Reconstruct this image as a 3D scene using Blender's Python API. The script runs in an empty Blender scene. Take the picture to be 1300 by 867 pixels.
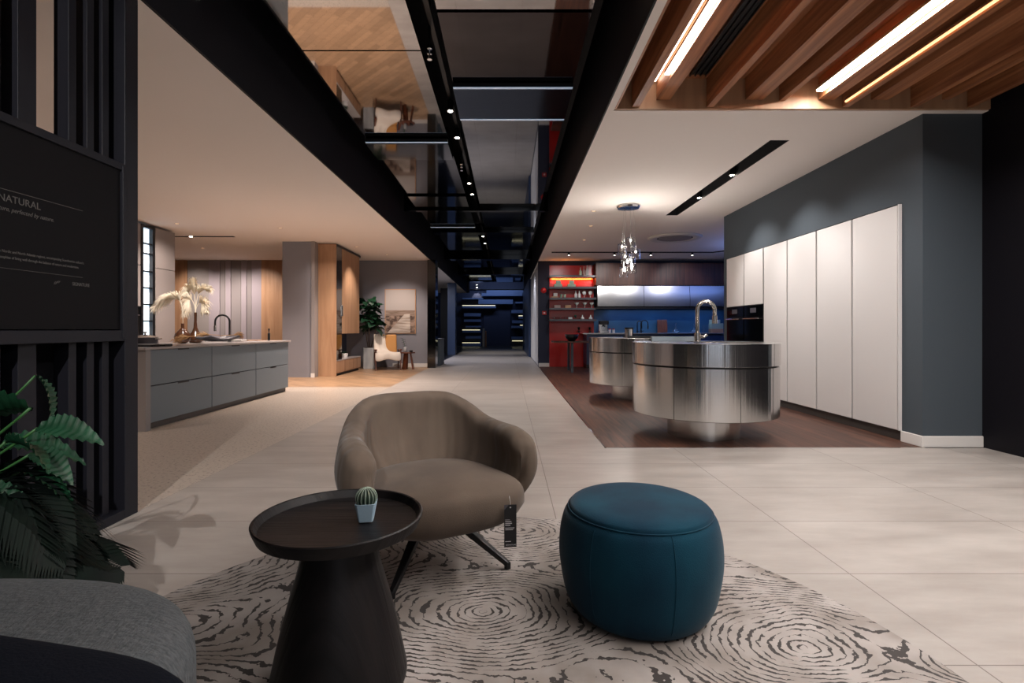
import bpy, bmesh, math, random
from mathutils import Vector, Matrix
random.seed(7)
PI = math.pi
S = bpy.context.scene
COL = S.collection

# ---------------------------------------------------------------- helpers
def lin(h):
    h = h.lstrip('#'); out = []
    for i in (0, 2, 4):
        c = int(h[i:i+2], 16)/255
        out.append(c/12.92 if c <= .04045 else ((c+.055)/1.055)**2.4)
    return (*out, 1)

def mat(name, col='#808080', rough=.5, metal=0, emit=None, es=0, trans=0, coat=0, sheen=0, bump=None, vary=None, ior=None, spec=None):
    m = bpy.data.materials.new(name); m.use_nodes = True
    nt = m.node_tree; b = nt.nodes['Principled BSDF']
    c = lin(col) if isinstance(col, str) else col
    b.inputs['Base Color'].default_value = c
    b.inputs['Roughness'].default_value = rough
    b.inputs['Metallic'].default_value = metal
    if trans: b.inputs['Transmission Weight'].default_value = trans
    if coat: b.inputs['Coat Weight'].default_value = coat; b.inputs['Coat Roughness'].default_value = .08
    if sheen: b.inputs['Sheen Weight'].default_value = sheen; b.inputs['Sheen Roughness'].default_value = .4
    if spec is not None: b.inputs['Specular IOR Level'].default_value = spec
    if ior: b.inputs['IOR'].default_value = ior
    if emit:
        b.inputs['Emission Color'].default_value = lin(emit); b.inputs['Emission Strength'].default_value = es
    N = nt.nodes.new; L = nt.links.new
    if bump or vary:
        tc = N('ShaderNodeTexCoord')
    if vary:   # (scale xyz, colour2, detail)
        mp = N('ShaderNodeMapping'); mp.inputs['Scale'].default_value = vary[0]
        nz = N('ShaderNodeTexNoise'); nz.inputs['Scale'].default_value = 1; nz.inputs['Detail'].default_value = vary[2]
        cr = N('ShaderNodeValToRGB')
        cr.color_ramp.elements[0].position = .35; cr.color_ramp.elements[1].position = .65
        cr.color_ramp.elements[0].color = c; cr.color_ramp.elements[1].color = lin(vary[1])
        L(tc.outputs['Object'], mp.inputs['Vector']); L(mp.outputs[0], nz.inputs['Vector'])
        L(nz.outputs['Fac'], cr.inputs['Fac']); L(cr.outputs[0], b.inputs['Base Color'])
    if bump:   # (scale xyz, strength, detail)
        mp = N('ShaderNodeMapping'); mp.inputs['Scale'].default_value = bump[0]
        nz = N('ShaderNodeTexNoise'); nz.inputs['Scale'].default_value = 1; nz.inputs['Detail'].default_value = bump[2]
        bp = N('ShaderNodeBump'); bp.inputs['Strength'].default_value = bump[1]; bp.inputs['Distance'].default_value = .01
        L(tc.outputs['Object'], mp.inputs['Vector']); L(mp.outputs[0], nz.inputs['Vector'])
        L(nz.outputs['Fac'], bp.inputs['Height']); L(bp.outputs[0], b.inputs['Normal'])
    return m

class MB:
    def __init__(s): s.bm = bmesh.new()
    def box(s, x0, x1, y0, y1, z0, z1):
        v = [s.bm.verts.new((x, y, z)) for z in (z0, z1) for y in (y0, y1) for x in (x0, x1)]
        for f in ((0,2,3,1),(4,5,7,6),(0,1,5,4),(2,6,7,3),(0,4,6,2),(1,3,7,5)):
            s.bm.faces.new([v[i] for i in f])
        return s
    def quad(s, pts):
        s.bm.faces.new([s.bm.verts.new(p) for p in pts]); return s
    def lathe(s, prof, seg=48, c=(0,0,0), closed=False, sx=1, sy=1):
        rings = []
        for r, z in prof:
            if r < 1e-6: rings.append([s.bm.verts.new((c[0], c[1], c[2]+z))])
            else: rings.append([s.bm.verts.new((c[0]+sx*r*math.cos(2*PI*i/seg), c[1]+sy*r*math.sin(2*PI*i/seg), c[2]+z)) for i in range(seg)])
        prs = list(zip(rings, rings[1:]))
        if closed: prs.append((rings[-1], rings[0]))
        for a, b in prs:
            for i in range(seg):
                j = (i+1) % seg
                if len(a) == 1 and len(b) == 1: continue
                if len(a) == 1: s.bm.faces.new((a[0], b[j], b[i]))
                elif len(b) == 1: s.bm.faces.new((a[i], a[j], b[0]))
                else: s.bm.faces.new((a[i], a[j], b[j], b[i]))
        return s
    def cyl(s, p, r, z0, z1, seg=32):
        return s.lathe([(0, z0), (r, z0), (r, z1), (0, z1)], seg, (p[0], p[1], 0))
    def tube(s, pts, r, seg=10, taper=None):
        pts = [Vector(p) for p in pts]; n = len(pts); rings = []
        up = Vector((0, 0, 1)); prev = None
        for i, p in enumerate(pts):
            d = (pts[min(i+1, n-1)]-pts[max(i-1, 0)]).normalized()
            a = prev if prev is not None else (up.cross(d) if abs(d.z) < .95 else Vector((1, 0, 0)))
            a = (a - d*a.dot(d))
            if a.length < 1e-5: a = d.orthogonal()
            a.normalize(); prev = a; b = d.cross(a)
            rr = r if taper is None else r+(taper-r)*i/(n-1)
            rings.append([s.bm.verts.new(p+a*rr*math.cos(2*PI*k/seg)+b*rr*math.sin(2*PI*k/seg)) for k in range(seg)])
        for A, B in zip(rings, rings[1:]):
            for k in range(seg):
                j = (k+1) % seg; s.bm.faces.new((A[k], A[j], B[j], B[k]))
        s.bm.faces.new(rings[0][::-1]); s.bm.faces.new(rings[-1])
        return s
    def bar(s, a, b, w0, h0, w1=None, h1=None):
        """tapered rectangular bar from a to b"""
        a = Vector(a); b = Vector(b); w1 = w1 or w0; h1 = h1 or h0
        d = (b-a).normalized(); x = d.cross(Vector((0,0,1)))
        if x.length < 1e-4: x = Vector((1,0,0))
        x.normalize(); y = x.cross(d)
        v = []
        for p, w, h in ((a, w0, h0), (b, w1, h1)):
            for sx, sy in ((-1,-1),(1,-1),(1,1),(-1,1)):
                v.append(s.bm.verts.new(p+x*sx*w/2+y*sy*h/2))
        s.bm.faces.new(v[0:4][::-1]); s.bm.faces.new(v[4:8])
        for i in range(4):
            j = (i+1) % 4; s.bm.faces.new((v[i], v[j], v[4+j], v[4+i]))
        return s
    def ball(s, c, r, sx=1, sy=1, sz=1, seg=20):
        n = seg//2
        prof = [(r*math.sin(PI*i/n), -r*sz*math.cos(PI*i/n)) for i in range(n+1)]
        prof[0] = (0, -r*sz); prof[-1] = (0, r*sz)
        return s.lathe(prof, seg, c, sx=sx, sy=sy)
    def grid(s, rows, closed=False):
        R = [[s.bm.verts.new(p) for p in r] for r in rows]
        for a, b in zip(R, R[1:]):
            m = len(a)
            for i in range(m if closed else m-1):
                j = (i+1) % m; s.bm.faces.new((a[i], a[j], b[j], b[i]))
        return R
    def prism(s, pts, z0, z1):
        a = [s.bm.verts.new((p[0], p[1], z0)) for p in pts]; b = [s.bm.verts.new((p[0], p[1], z1)) for p in pts]
        s.bm.faces.new(a[::-1]); s.bm.faces.new(b)
        for i in range(len(pts)):
            j = (i+1) % len(pts); s.bm.faces.new((a[i], a[j], b[j], b[i]))
        return s
    def build(s, name, m, parent=None, smooth=False, bevel=0, subsurf=0, seg=2, auto=None):
        bmesh.ops.recalc_face_normals(s.bm, faces=s.bm.faces)
        me = bpy.data.meshes.new(name); s.bm.to_mesh(me); s.bm.free()
        me.materials.append(m)
        o = bpy.data.objects.new(name, me); COL.objects.link(o)
        if parent is not None: o.parent = parent
        if bevel:
            md = o.modifiers.new('bevel', 'BEVEL'); md.width = bevel; md.segments = seg; md.limit_method = 'ANGLE'; md.angle_limit = .7
        if subsurf:
            md = o.modifiers.new('sub', 'SUBSURF'); md.levels = subsurf; md.render_levels = subsurf
        if smooth or auto:
            me.polygons.foreach_set('use_smooth', [True]*len(me.polygons))
            if auto: me.set_sharp_from_angle(angle=auto)
        return o

def tag(o, label=None, cat=None, group=None, kind=None):
    if label: o['label'] = label
    if cat: o['category'] = cat
    if group: o['group'] = group
    if kind: o['kind'] = kind
    return o
def thing(name, label, cat, loc=(0,0,0), rz=0, group=None):
    o = bpy.data.objects.new(name, None); COL.objects.link(o); o.empty_display_size = .1
    o.location = loc; o.rotation_euler = (0, 0, rz)
    return tag(o, label, cat, group)
def struct(name, mb, m, parent=None, **k):
    o = mb.build(name, m, parent, **k)
    if parent is None: o['kind'] = 'structure'
    return o
def link_copy(o, parent=None):
    c = o.copy(); COL.objects.link(c)
    if parent is not None: c.parent = parent
    for ch in [q for q in bpy.data.objects if q.parent == o]: link_copy(ch, c)
    return c
def setpos(o, loc, rz=None):
    o.location = loc
    if rz is not None: o.rotation_euler = (0, 0, rz)
    return o
def rects(x0, x1, y0, y1, holes):
    xs = sorted({x0, x1, *[h[0] for h in holes], *[h[1] for h in holes]})
    ys = sorted({y0, y1, *[h[2] for h in holes], *[h[3] for h in holes]})
    for a, b in zip(xs, xs[1:]):
        for c, d in zip(ys, ys[1:]):
            if any(h[0] <= a and b <= h[1] and h[2] <= c and d <= h[3] for h in holes): continue
            yield a, b, c, d
def catmull(P, n):
    P = [Vector(p) for p in P]; out = []
    Q = [P[0]*2-P[1]]+P+[P[-1]*2-P[-2]]
    for i in range(1, len(Q)-2):
        a, b, c, d = Q[i-1:i+3]
        for k in range(n):
            t = k/n
            out.append(.5*((2*b)+(c-a)*t+(2*a-5*b+4*c-d)*t*t+(3*b-a-3*c+d)*t**3))
    out.append(P[-1]); return out
def text_part(name, body, size, m, parent, loc, rot, align='LEFT', shear=0, ext=.0004, spacing=1, sx=1):
    cu = bpy.data.curves.new(name, 'FONT'); cu.body = body; cu.size = size; cu.align_x = align
    cu.shear = shear; cu.extrude = ext; cu.space_character = spacing
    t = bpy.data.objects.new('tmp', cu); COL.objects.link(t)
    bpy.context.view_layer.update()
    me = bpy.data.meshes.new_from_object(t.evaluated_get(bpy.context.evaluated_depsgraph_get()))
    bpy.data.objects.remove(t)
    me.materials.clear(); me.materials.append(m)
    o = bpy.data.objects.new(name, me); COL.objects.link(o); o.parent = parent
    o.location = loc; o.rotation_euler = rot; o.scale = (sx, 1, 1)
    return o

# ---------------------------------------------------------------- materials
M = {}
M['ceil'] = mat('white_plaster', '#f0e8e2', .9)
M['white'] = mat('white_paint', '#d8d3ce', .6)
M['dark'] = mat('charcoal_paint', '#1d1b22', .55, bump=((3,3,3), .1, 2))
M['black'] = mat('black_paint', '#0b0a0e', .6)
M['fascia'] = mat('fascia_black', '#131219', .6, spec=.25)
M['blackwall'] = mat('black_wall', '#0f0d13', .6, spec=.2)
M['greywall'] = mat('slate_wall', '#424a51', .85, bump=((40,40,40), .08, 2))
M['midwall'] = mat('grey_wall', '#85848b', .85)
M['navywall'] = mat('navy_wall', '#20263c', .7)
M['screen'] = mat('screen_black', '#16161d', .5, spec=.3)
M['sign'] = mat('sign_black', '#0c0b0e', .6, spec=.15)
M['ink'] = mat('sign_ink', '#55524f', .6)
M['leafink'] = mat('sign_leaf_green', '#53603c', .6)
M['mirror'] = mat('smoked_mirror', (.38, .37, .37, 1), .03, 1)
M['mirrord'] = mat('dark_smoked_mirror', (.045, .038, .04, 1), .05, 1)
M['bluegloss'] = mat('blue_tinted_gloss', (.035,.06,.11,1), .12, 1, bump=((3,9,3), .1, 3))
M['bglass'] = mat('black_glass', '#050608', .06, coat=.5)
M['steel'] = mat('brushed_steel', (.66, .65, .64, 1), .18, 1, bump=((13,13,.03), .7, 4))
_nt = M['steel'].node_tree; _b = _nt.nodes['Principled BSDF']; _b.inputs['Anisotropic'].default_value = .25; _b.inputs['Anisotropic Rotation'].default_value = .25
_t = _nt.nodes.new('ShaderNodeTangent'); _t.direction_type = 'RADIAL'; _t.axis = 'Z'; _nt.links.new(_t.outputs[0], _b.inputs['Tangent'])
M['steelp'] = mat('pedestal_steel', (.60, .59, .58, 1), .25, 1, bump=((16,16,.03), .6, 3))
M['steelup'] = mat('satin_steel', (.50, .50, .50, 1), .34, 1, bump=((6,6,200), .05, 2))
M['chrome'] = mat('chrome', (.75, .75, .75, 1), .12, 1)
M['brushed_nickel'] = mat('brushed_nickel', (.6, .56, .52, 1), .25, 1)
M['glass'] = mat('clear_glass', (1, 1, 1, 1), .02, trans=1, ior=1.45)
M['cabwhite'] = mat('cabinet_white', '#d3cecb', .5)
M['cabgrey'] = mat('cabinet_grey_blue', '#6f7981', .55)
M['cabgreyL'] = mat('cabinet_warm_grey', '#8d8786', .6)
M['gap'] = mat('shadow_gap', '#232325', .7)
M['plinth'] = mat('plinth_brown_grey', '#55504d', .6)
M['worktop'] = mat('stone_worktop', '#a8a09c', .25)
M['blk'] = mat('matt_black', '#0e0d10', .4)
M['blkwood'] = mat('black_stained_oak', '#070607', .45, vary=((2,30,2), '#171314', 4), bump=((3,60,3), .25, 3), spec=.3)
M['red'] = mat('red_lacquer', '#a5120c', .3)
M['alarm'] = mat('alarm_red', '#b0161d', .4)
M['mint'] = mat('mint_card', '#a6bda9', .6)
M['pale'] = mat('pale_ceramic', '#cfcdca', .4)
M['pinkish'] = mat('pink_ceramic', '#b99b93', .4)
M['tanbox'] = mat('tan_card', '#b98e6c', .6)
M['blue'] = mat('blue_stone', '#2c5470', .35, vary=((1.2,1,2), '#223f58', 5))
M['bluecab'] = mat('blue_cabinet', '#2a3e60', .35)
M['grout'] = mat('navy_floor', '#11131c', .3)
M['teal'] = None
M['white_em'] = mat('led_white', '#ffffff', .5, emit='#fff2e2', es=9)
M['warm_em'] = mat('led_warm', '#ffffff', .5, emit='#ffb679', es=1.6)
M['dot_em'] = mat('lamp_lens', '#ffffff', .5, emit='#fff0e0', es=25)
M['dot_blue'] = mat('lamp_lens_blue', '#ffffff', .5, emit='#56b4ff', es=14)
M['shelf_em'] = mat('shelf_led', '#ffffff', .5, emit='#f1e6b4', es=.8)
M['blue_glint_em'] = mat('blue_glint', '#ffffff', .5, emit='#5b93bd', es=.3)  # emission stands in for blue reflections along the ceiling beams
M['orange_em'] = mat('led_orange', '#ffffff', .5, emit='#ff8a2a', es=5)
M['day'] = mat('daylight_pane', '#ffffff', .3, emit='#b9d4e8', es=1.6)

def wood(name, c1, c2, grain=(1,1,1), rough=.5, bump=.1, plank=None, gap='#1a0f0a', rot=0):
    """grain: mapping scale, small along the grain; plank=(w,l)"""
    m = mat(name, c1, rough); nt = m.node_tree; b = nt.nodes['Principled BSDF']; N = nt.nodes.new; L = nt.links.new
    tc = N('ShaderNodeTexCoord'); mp = N('ShaderNodeMapping'); mp.inputs['Scale'].default_value = grain
    src = tc.outputs['Object']
    nz = N('ShaderNodeTexNoise'); nz.inputs['Scale'].default_value = 1; nz.inputs['Detail'].default_value = 6; nz.inputs['Distortion'].default_value = .8
    L(src, mp.inputs['Vector']); L(mp.outputs[0], nz.inputs['Vector'])
    cr = N('ShaderNodeValToRGB'); cr.color_ramp.elements[0].position = .3; cr.color_ramp.elements[1].position = .7
    cr.color_ramp.elements[0].color = lin(c1); cr.color_ramp.elements[1].color = lin(c2)
    L(nz.outputs['Fac'], cr.inputs['Fac'])
    out = cr.outputs[0]
    if plank:
        mp2 = N('ShaderNodeMapping'); mp2.inputs['Rotation'].default_value = (0, 0, rot)
        L(src, mp2.inputs['Vector'])
        br = N('ShaderNodeTexBrick'); br.offset = .37; br.inputs['Scale'].default_value = 1
        br.inputs['Brick Width'].default_value = plank[1]; br.inputs['Row Height'].default_value = plank[0]
        br.inputs['Mortar Size'].default_value = .002; br.inputs['Color1'].default_value = (.75,.75,.75,1); br.inputs['Color2'].default_value = (1.1,1.1,1.1,1)
        br.inputs['Mortar'].default_value = (.25,.22,.2,1)
        L(mp2.outputs[0], br.inputs['Vector'])
        mx = N('ShaderNodeMix'); mx.data_type = 'RGBA'; mx.blend_type = 'MULTIPLY'; mx.inputs['Factor'].default_value = 1
        L(out, mx.inputs['A']); L(br.outputs['Color'], mx.inputs['B']); out = mx.outputs['Result']
        # each plank keeps its own stretch of grain
        ad = N('ShaderNodeVectorMath'); ad.operation = 'MULTIPLY_ADD'
        ad.inputs[1].default_value = (9, 9, 9); L(br.outputs['Color'], ad.inputs[0]); L(mp.outputs[0], ad.inputs[2]); L(ad.outputs[0], nz.inputs['Vector'])
    L(out, b.inputs['Base Color'])
    if bump:
        bp = N('ShaderNodeBump'); bp.inputs['Strength'].default_value = bump; bp.inputs['Distance'].default_value = .004
        L(nz.outputs['Fac'], bp.inputs['Height']); L(bp.outputs[0], b.inputs['Normal'])
    return m
M['slat'] = wood('oak_slat', '#7d4b2e', '#b97d54', (22, 1.0, 22), .5)
M['oakv'] = wood('oak_vertical', '#9c7659', '#b5906f', (9, 9, .8), .5)
M['walnutv'] = wood('walnut_vertical', '#3a211b', '#5f382a', (16, 16, .7), .45)
M['chairwood'] = wood('chair_wood', '#4a2416', '#6e3a22', (10, 10, 3), .4)
M['walnutfloor'] = wood('walnut_floor', '#2c1b16', '#65402f', (26, 1.3, 3), .5, plank=(.14, 1.5), rot=PI/2)
M['herring'] = wood('light_oak_floor', '#94765b', '#b29171', (4, 50, 4), .35, plank=(.12, .9), rot=PI/4)

# stone tiles 1.2 x 0.6
def tile_mat():
    m = mat('stone_tile', '#9a8f86', .38); nt = m.node_tree; b = nt.nodes['Principled BSDF']; N = nt.nodes.new; L = nt.links.new
    tc = N('ShaderNodeTexCoord'); mp = N('ShaderNodeMapping'); mp.inputs['Location'].default_value = (-.27+12, -1.60+12, 0)
    L(tc.outputs['Object'], mp.inputs['Vector'])
    br = N('ShaderNodeTexBrick'); br.offset = 0; br.inputs['Scale'].default_value = 1; br.inputs['Brick Width'].default_value = 1.2
    br.inputs['Row Height'].default_value = .6; br.inputs['Mortar Size'].default_value = .0022; br.inputs['Mortar Smooth'].default_value = 0
    br.inputs['Color1'].default_value = lin('#a9a29c'); br.inputs['Color2'].default_value = lin('#a29b95'); br.inputs['Mortar'].default_value = lin('#6b625b')
    L(mp.outputs[0], br.inputs['Vector'])
    nm = N('ShaderNodeMapping'); nm.inputs['Scale'].default_value = (.9, 3.2, 1)
    nz = N('ShaderNodeTexNoise'); nz.inputs['Scale'].default_value = 1.6; nz.inputs['Detail'].default_value = 8; nz.inputs['Roughness'].default_value = .65
    L(tc.outputs['Object'], nm.inputs['Vector']); L(nm.outputs[0], nz.inputs['Vector'])
    cr = N('ShaderNodeValToRGB'); cr.color_ramp.elements[0].position = .3; cr.color_ramp.elements[1].position = .7
    cr.color_ramp.elements[0].color = (.74,.71,.69,1); cr.color_ramp.elements[1].color = (1.06,1.05,1.04,1)
    L(nz.outputs['Fac'], cr.inputs['Fac'])
    mx = N('ShaderNodeMix'); mx.data_type = 'RGBA'; mx.blend_type = 'MULTIPLY'; mx.inputs['Factor'].default_value = 1
    L(br.outputs['Color'], mx.inputs['A']); L(cr.outputs[0], mx.inputs['B']); L(mx.outputs['Result'], b.inputs['Base Color'])
    rr = N('ShaderNodeMapRange'); rr.inputs['To Min'].default_value = .3; rr.inputs['To Max'].default_value = .5
    L(nz.outputs['Fac'], rr.inputs['Value']); L(rr.outputs[0], b.inputs['Roughness'])
    return m
M['tile'] = tile_mat()
def terrazzo():
    m = mat('terrazzo', '#8f8479', .35); nt = m.node_tree; b = nt.nodes['Principled BSDF']; N = nt.nodes.new; L = nt.links.new
    tc = N('ShaderNodeTexCoord')
    nz = N('ShaderNodeTexNoise'); nz.inputs['Scale'].default_value = 45; nz.inputs['Detail'].default_value = 3
    cr = N('ShaderNodeValToRGB'); e = cr.color_ramp.elements
    e[0].position = .33; e[0].color = lin('#776c62'); e[1].position = .45; e[1].color = lin('#aea296')
    L(tc.outputs['Object'], nz.inputs['Vector']); L(nz.outputs['Fac'], cr.inputs['Fac']); L(cr.outputs[0], b.inputs['Base Color'])
    return m
M['terrazzo'] = terrazzo()
# rug: looping contour lines
def rug_mat():
    m = mat('swirl_rug', '#a59a92', .95); nt = m.node_tree; b = nt.nodes['Principled BSDF']; N = nt.nodes.new; L = nt.links.new
    tc = N('ShaderNodeTexCoord')
    mp = N('ShaderNodeMapping'); mp.inputs['Scale'].default_value = (.85, 1.25, 1); mp.inputs['Rotation'].default_value = (0, 0, .35); mp.inputs['Location'].default_value = (3.1, 1.7, 0)
    L(tc.outputs['Object'], mp.inputs['Vector'])
    wn = N('ShaderNodeTexNoise'); wn.inputs['Scale'].default_value = 2.2; wn.inputs['Detail'].default_value = 1
    L(mp.outputs[0], wn.inputs['Vector'])
    wv = N('ShaderNodeVectorMath'); wv.operation = 'MULTIPLY_ADD'; wv.inputs[1].default_value = (.25, .25, 0)
    L(wn.outputs['Color'], wv.inputs[0]); L(mp.outputs[0], wv.inputs[2])
    nz = N('ShaderNodeTexVoronoi'); nz.voronoi_dimensions = '2D'; nz.feature = 'SMOOTH_F1'; nz.inputs['Scale'].default_value = 1.0; nz.inputs['Smoothness'].default_value = .4
    L(wv.outputs[0], nz.inputs['Vector'])
    def math_(op, a, bb=None, **k):
        n = N('ShaderNodeMath'); n.operation = op
        for i, v in enumerate((a, bb)):
            if v is None: continue
            if isinstance(v, (int, float)): n.inputs[i].default_value = v
            else: L(v, n.inputs[i])
        return n.outputs[0]
    fine = N('ShaderNodeTexNoise'); fine.inputs['Scale'].default_value = 34; fine.inputs['Detail'].default_value = 3
    L(tc.outputs['Object'], fine.inputs['Vector'])
    h = math_('MULTIPLY', nz.outputs['Distance'], 37.0)
    j = math_('MULTIPLY', math_('SUBTRACT', fine.outputs['Fac'], .5), 1.15)
    fr = math_('FRACT', math_('ADD', h, j))
    tri = math_('ABSOLUTE', math_('SUBTRACT', fr, .5))           # 0 at the middle of a band
    brk = N('ShaderNodeTexNoise'); brk.inputs['Scale'].default_value = 17; brk.inputs['Detail'].default_value = 4
    L(tc.outputs['Object'], brk.inputs['Vector'])
    wid = N('ShaderNodeMapRange'); wid.inputs['From Min'].default_value = .36; wid.inputs['From Max'].default_value = .62; wid.inputs['To Min'].default_value = .0; wid.inputs['To Max'].default_value = .21
    L(brk.outputs['Fac'], wid.inputs['Value'])
    line = math_('LESS_THAN', tri, wid.outputs[0])
    pat = N('ShaderNodeTexNoise'); pat.inputs['Scale'].default_value = 3.2; pat.inputs['Detail'].default_value = 5
    L(tc.outputs['Object'], pat.inputs['Vector'])
    cb = N('ShaderNodeValToRGB'); cb.color_ramp.elements[0].position = .38; cb.color_ramp.elements[1].position = .62
    cb.color_ramp.elements[0].color = lin('#847b74'); cb.color_ramp.elements[1].color = lin('#a69e99')
    L(pat.outputs['Fac'], cb.inputs['Fac'])
    mx = N('ShaderNodeMix'); mx.data_type = 'RGBA'
    L(line, mx.inputs['Factor']); L(cb.outputs[0], mx.inputs['A']); mx.inputs['B'].default_value = lin('#3b3634')
    L(mx.outputs['Result'], b.inputs['Base Color'])
    bp = N('ShaderNodeBump'); bp.inputs['Strength'].default_value = .5; bp.inputs['Distance'].default_value = .004; bp.invert = True
    L(line, bp.inputs['Height']); L(bp.outputs[0], b.inputs['Normal'])
    return m
M['rug'] = rug_mat()
def velvet(name, c1, c2, sheen=.5, wr=None):
    return mat(name, c1, .85, sheen=sheen, vary=((5,5,3), c2, 4), bump=wr or ((300,300,300), .15, 2), spec=.15)

M['teal'] = velvet('teal_velvet', '#06283a', '#0a394a', .1)
M['greyfab'] = mat('grey_weave', '#3d4143', .9, vary=((60, 200, 60), '#56595c', 5), bump=((200, 80, 80), .5, 3))
M['darknavy'] = mat('dark_navy', '#0c0f17', .9, bump=((200,200,200), .2, 2), spec=.1)
M['foliage'] = mat('dark_green_leaf', '#0e2a19', .42, vary=((8,8,8), '#16402a', 3), spec=.35)
M['foliage2'] = mat('palm_leaf', '#050b09', .6, vary=((8,8,8), '#0a1610', 3), spec=.15)
M['stemg'] = mat('green_stem', '#2f5a2c', .5)
M['bark'] = mat('bark', '#4a3a2c', .8)
M['soil'] = mat('soil', '#2a1d16', .9)
M['concrete'] = mat('concrete_pot', '#8e9194', .8, vary=((6,6,2), '#a7a9aa', 4))
M['throw'] = mat('cream_throw', '#d8cec2', .95, bump=((60,60,60), .4, 3))
M['mustard'] = mat('mustard_leather', '#b9823f', .5)
M['plume'] = mat('pampas_cream', '#f2e2c8', .9)
M['plumeb'] = mat('pampas_brown', '#b98d5f', .9)
M['brownglaze'] = mat('brown_glaze', '#50301f', .18)
M['potsteel'] = mat('pan_enamel', '#4d4a50', .3)

# ---------------------------------------------------------------- SETTING
CZ = 2.97          # lower ceilings
TOP = 4.25         # void above the walkway
EDGE_L, EDGE_R = -2.13, .87
# floors
struct('floor', MB().box(-2.13, .87, -4.2, 27, -.1, 0).box(.87, 4.9, -4.2, 4.53, -.1, 0), M['tile'])
struct('floor', MB().box(-10.2, -2.13, -4.2, 9.3, -.1, 0), M['terrazzo'])
struct('floor', MB().box(-10.2, -2.13, 9.3, 14.6, -.1, 0), M['herring'])
struct('floor', MB().box(.87, 7.2, 4.55, 14.6, -.1, 0), M['walnutfloor'])
struct('trim_1', MB().box(.862, .875, 4.53, 14.4, -.05, .002).box(.862, 3.7, 4.53, 4.545, -.05, .002), M['chrome'])
struct('floor', MB().box(-4.5, 3, 27, 32.3, -.1, -.005), M['grout'])
struct('floor', MB().box(-5, -2.13, 14.6, 27, -.1, -.001).box(.87, 3, 14.6, 27, -.1, -.001), M['grout'])

# ceilings
slotR = (2.67, 2.87, 5.2, 8.64)
slotL = (-7.6, -5.65, 10.55, 10.67)
mb = MB()
for a in rects(-10.2, -2.13, -4.2, 14.5, [slotL]): mb.box(*a, CZ, CZ+.15)
struct('ceiling', mb, M['ceil'])
mb = MB()
for a in rects(.87, 7.2, 4.5, 14.5, [slotR]): mb.box(*a, CZ, CZ+.15)
mb.box(.87, .935, -4.2, 4.5, CZ, CZ+.15)
struct('ceiling', mb, M['ceil'])
struct('ceiling', MB().box(-5, -2.13, 14.5, 27, CZ, CZ+.1).box(.87, 3, 14.5, 27, CZ, CZ+.1), M['ceil'])
struct('ceiling', MB().box(-2.3, 1.0, -4.2, 32.3, TOP, TOP+.1).box(-4.6, -2.3, 27, 32.3, TOP, TOP+.1).box(1, 3.1, 27, 32.3, TOP, TOP+.1), M['black'])
struct('trim_2', MB().box(-2.135, -2.115, -4.2, 27, CZ-.004, TOP), M['fascia'])
struct('trim_3', MB().box(.858, .872, -4.2, 27, CZ-.004, TOP), M['fascia'])
# liner of the recessed slots
def liner(nm, s, m):
    x0, x1, y0, y1 = s; z0, z1, t = CZ+.002, CZ+.14, .006
    struct(nm, MB().box(x0, x1, y0, y1, z1-t, z1).box(x0, x0+t, y0, y1, z0, z1).box(x1-t, x1, y0, y1, z0, z1)
           .box(x0, x1, y0, y0+t, z0, z1).box(x0, x1, y1-t, y1, z0, z1), m)
liner('trim_4', slotR, M['black']); liner('trim_5', slotL, M['black'])

# walls
struct('wall_back', MB().box(-10.2, -2.13, 14.3, 14.5, 0, CZ), M['midwall'])
struct('wall_left', MB().box(-10.35, -10.2, -4.2, 14.5, 0, CZ), M['midwall'])
# kitchen niche wall, with tall built-in cabinets at x=-6.5
struct('wall_kitchen_left', MB().box(-7.25, -7.2, -2, 10, 0, CZ), M['midwall'])
# rear shopfront (behind the camera)
mb = MB().box(-10.2, -.5, -4.35, -4.2, 0, TOP).box(-.5, 5, -4.35, -4.2, 2.9, TOP).box(-.5, 5, -4.35, -4.2, 0, .1)
for x in (-.5, 1.2, 2.7, 4.1): mb.box(x, x+.12, -4.35, -4.2, .1, 2.9)
struct('wall_front', mb, M['blackwall'])
# right: black wall, then slate return that carries the cabinets
struct('wall_right', MB().box(4.23, 4.4, -4.2, 4.56, 0, TOP), M['blackwall'])
struct('wall_right', MB().box(3.7, 4.9, 4.56, 4.80, 0, CZ).box(3.7, 4.9, 8.62, 8.74, 0, CZ).box(3.7, 4.9, 4.80, 8.62, 2.235, CZ)
       .box(4.32, 4.9, 4.80, 8.62, 0, 2.235), M['greywall'])
struct('wall_kitchen', MB().box(.87, 7.2, 14.4, 14.55, 0, CZ), M['navywall'])
struct('wall_kitchen_right', MB().box(7.05, 7.2, 8.7, 14.4, 0, CZ), M['navywall'])
struct('wall_kitchen_front', MB().box(4.9, 7.2, 8.6, 8.74, 0, CZ), M['navywall'])
struct('baseboard_right', MB().box(3.685, 4.23, 4.545, 4.56, 0, .1).box(3.685, 3.70, 4.56, 4.80, 0, .1), M['white'], bevel=.004)
struct('baseboard_back', MB().box(-3.2, -2.14, 14.285, 14.3, 0, .1), M['white'])
struct('baseboard_kitchen', MB().box(.88, 1.2, 14.385, 14.4, 0, .1), M['white'])
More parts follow.
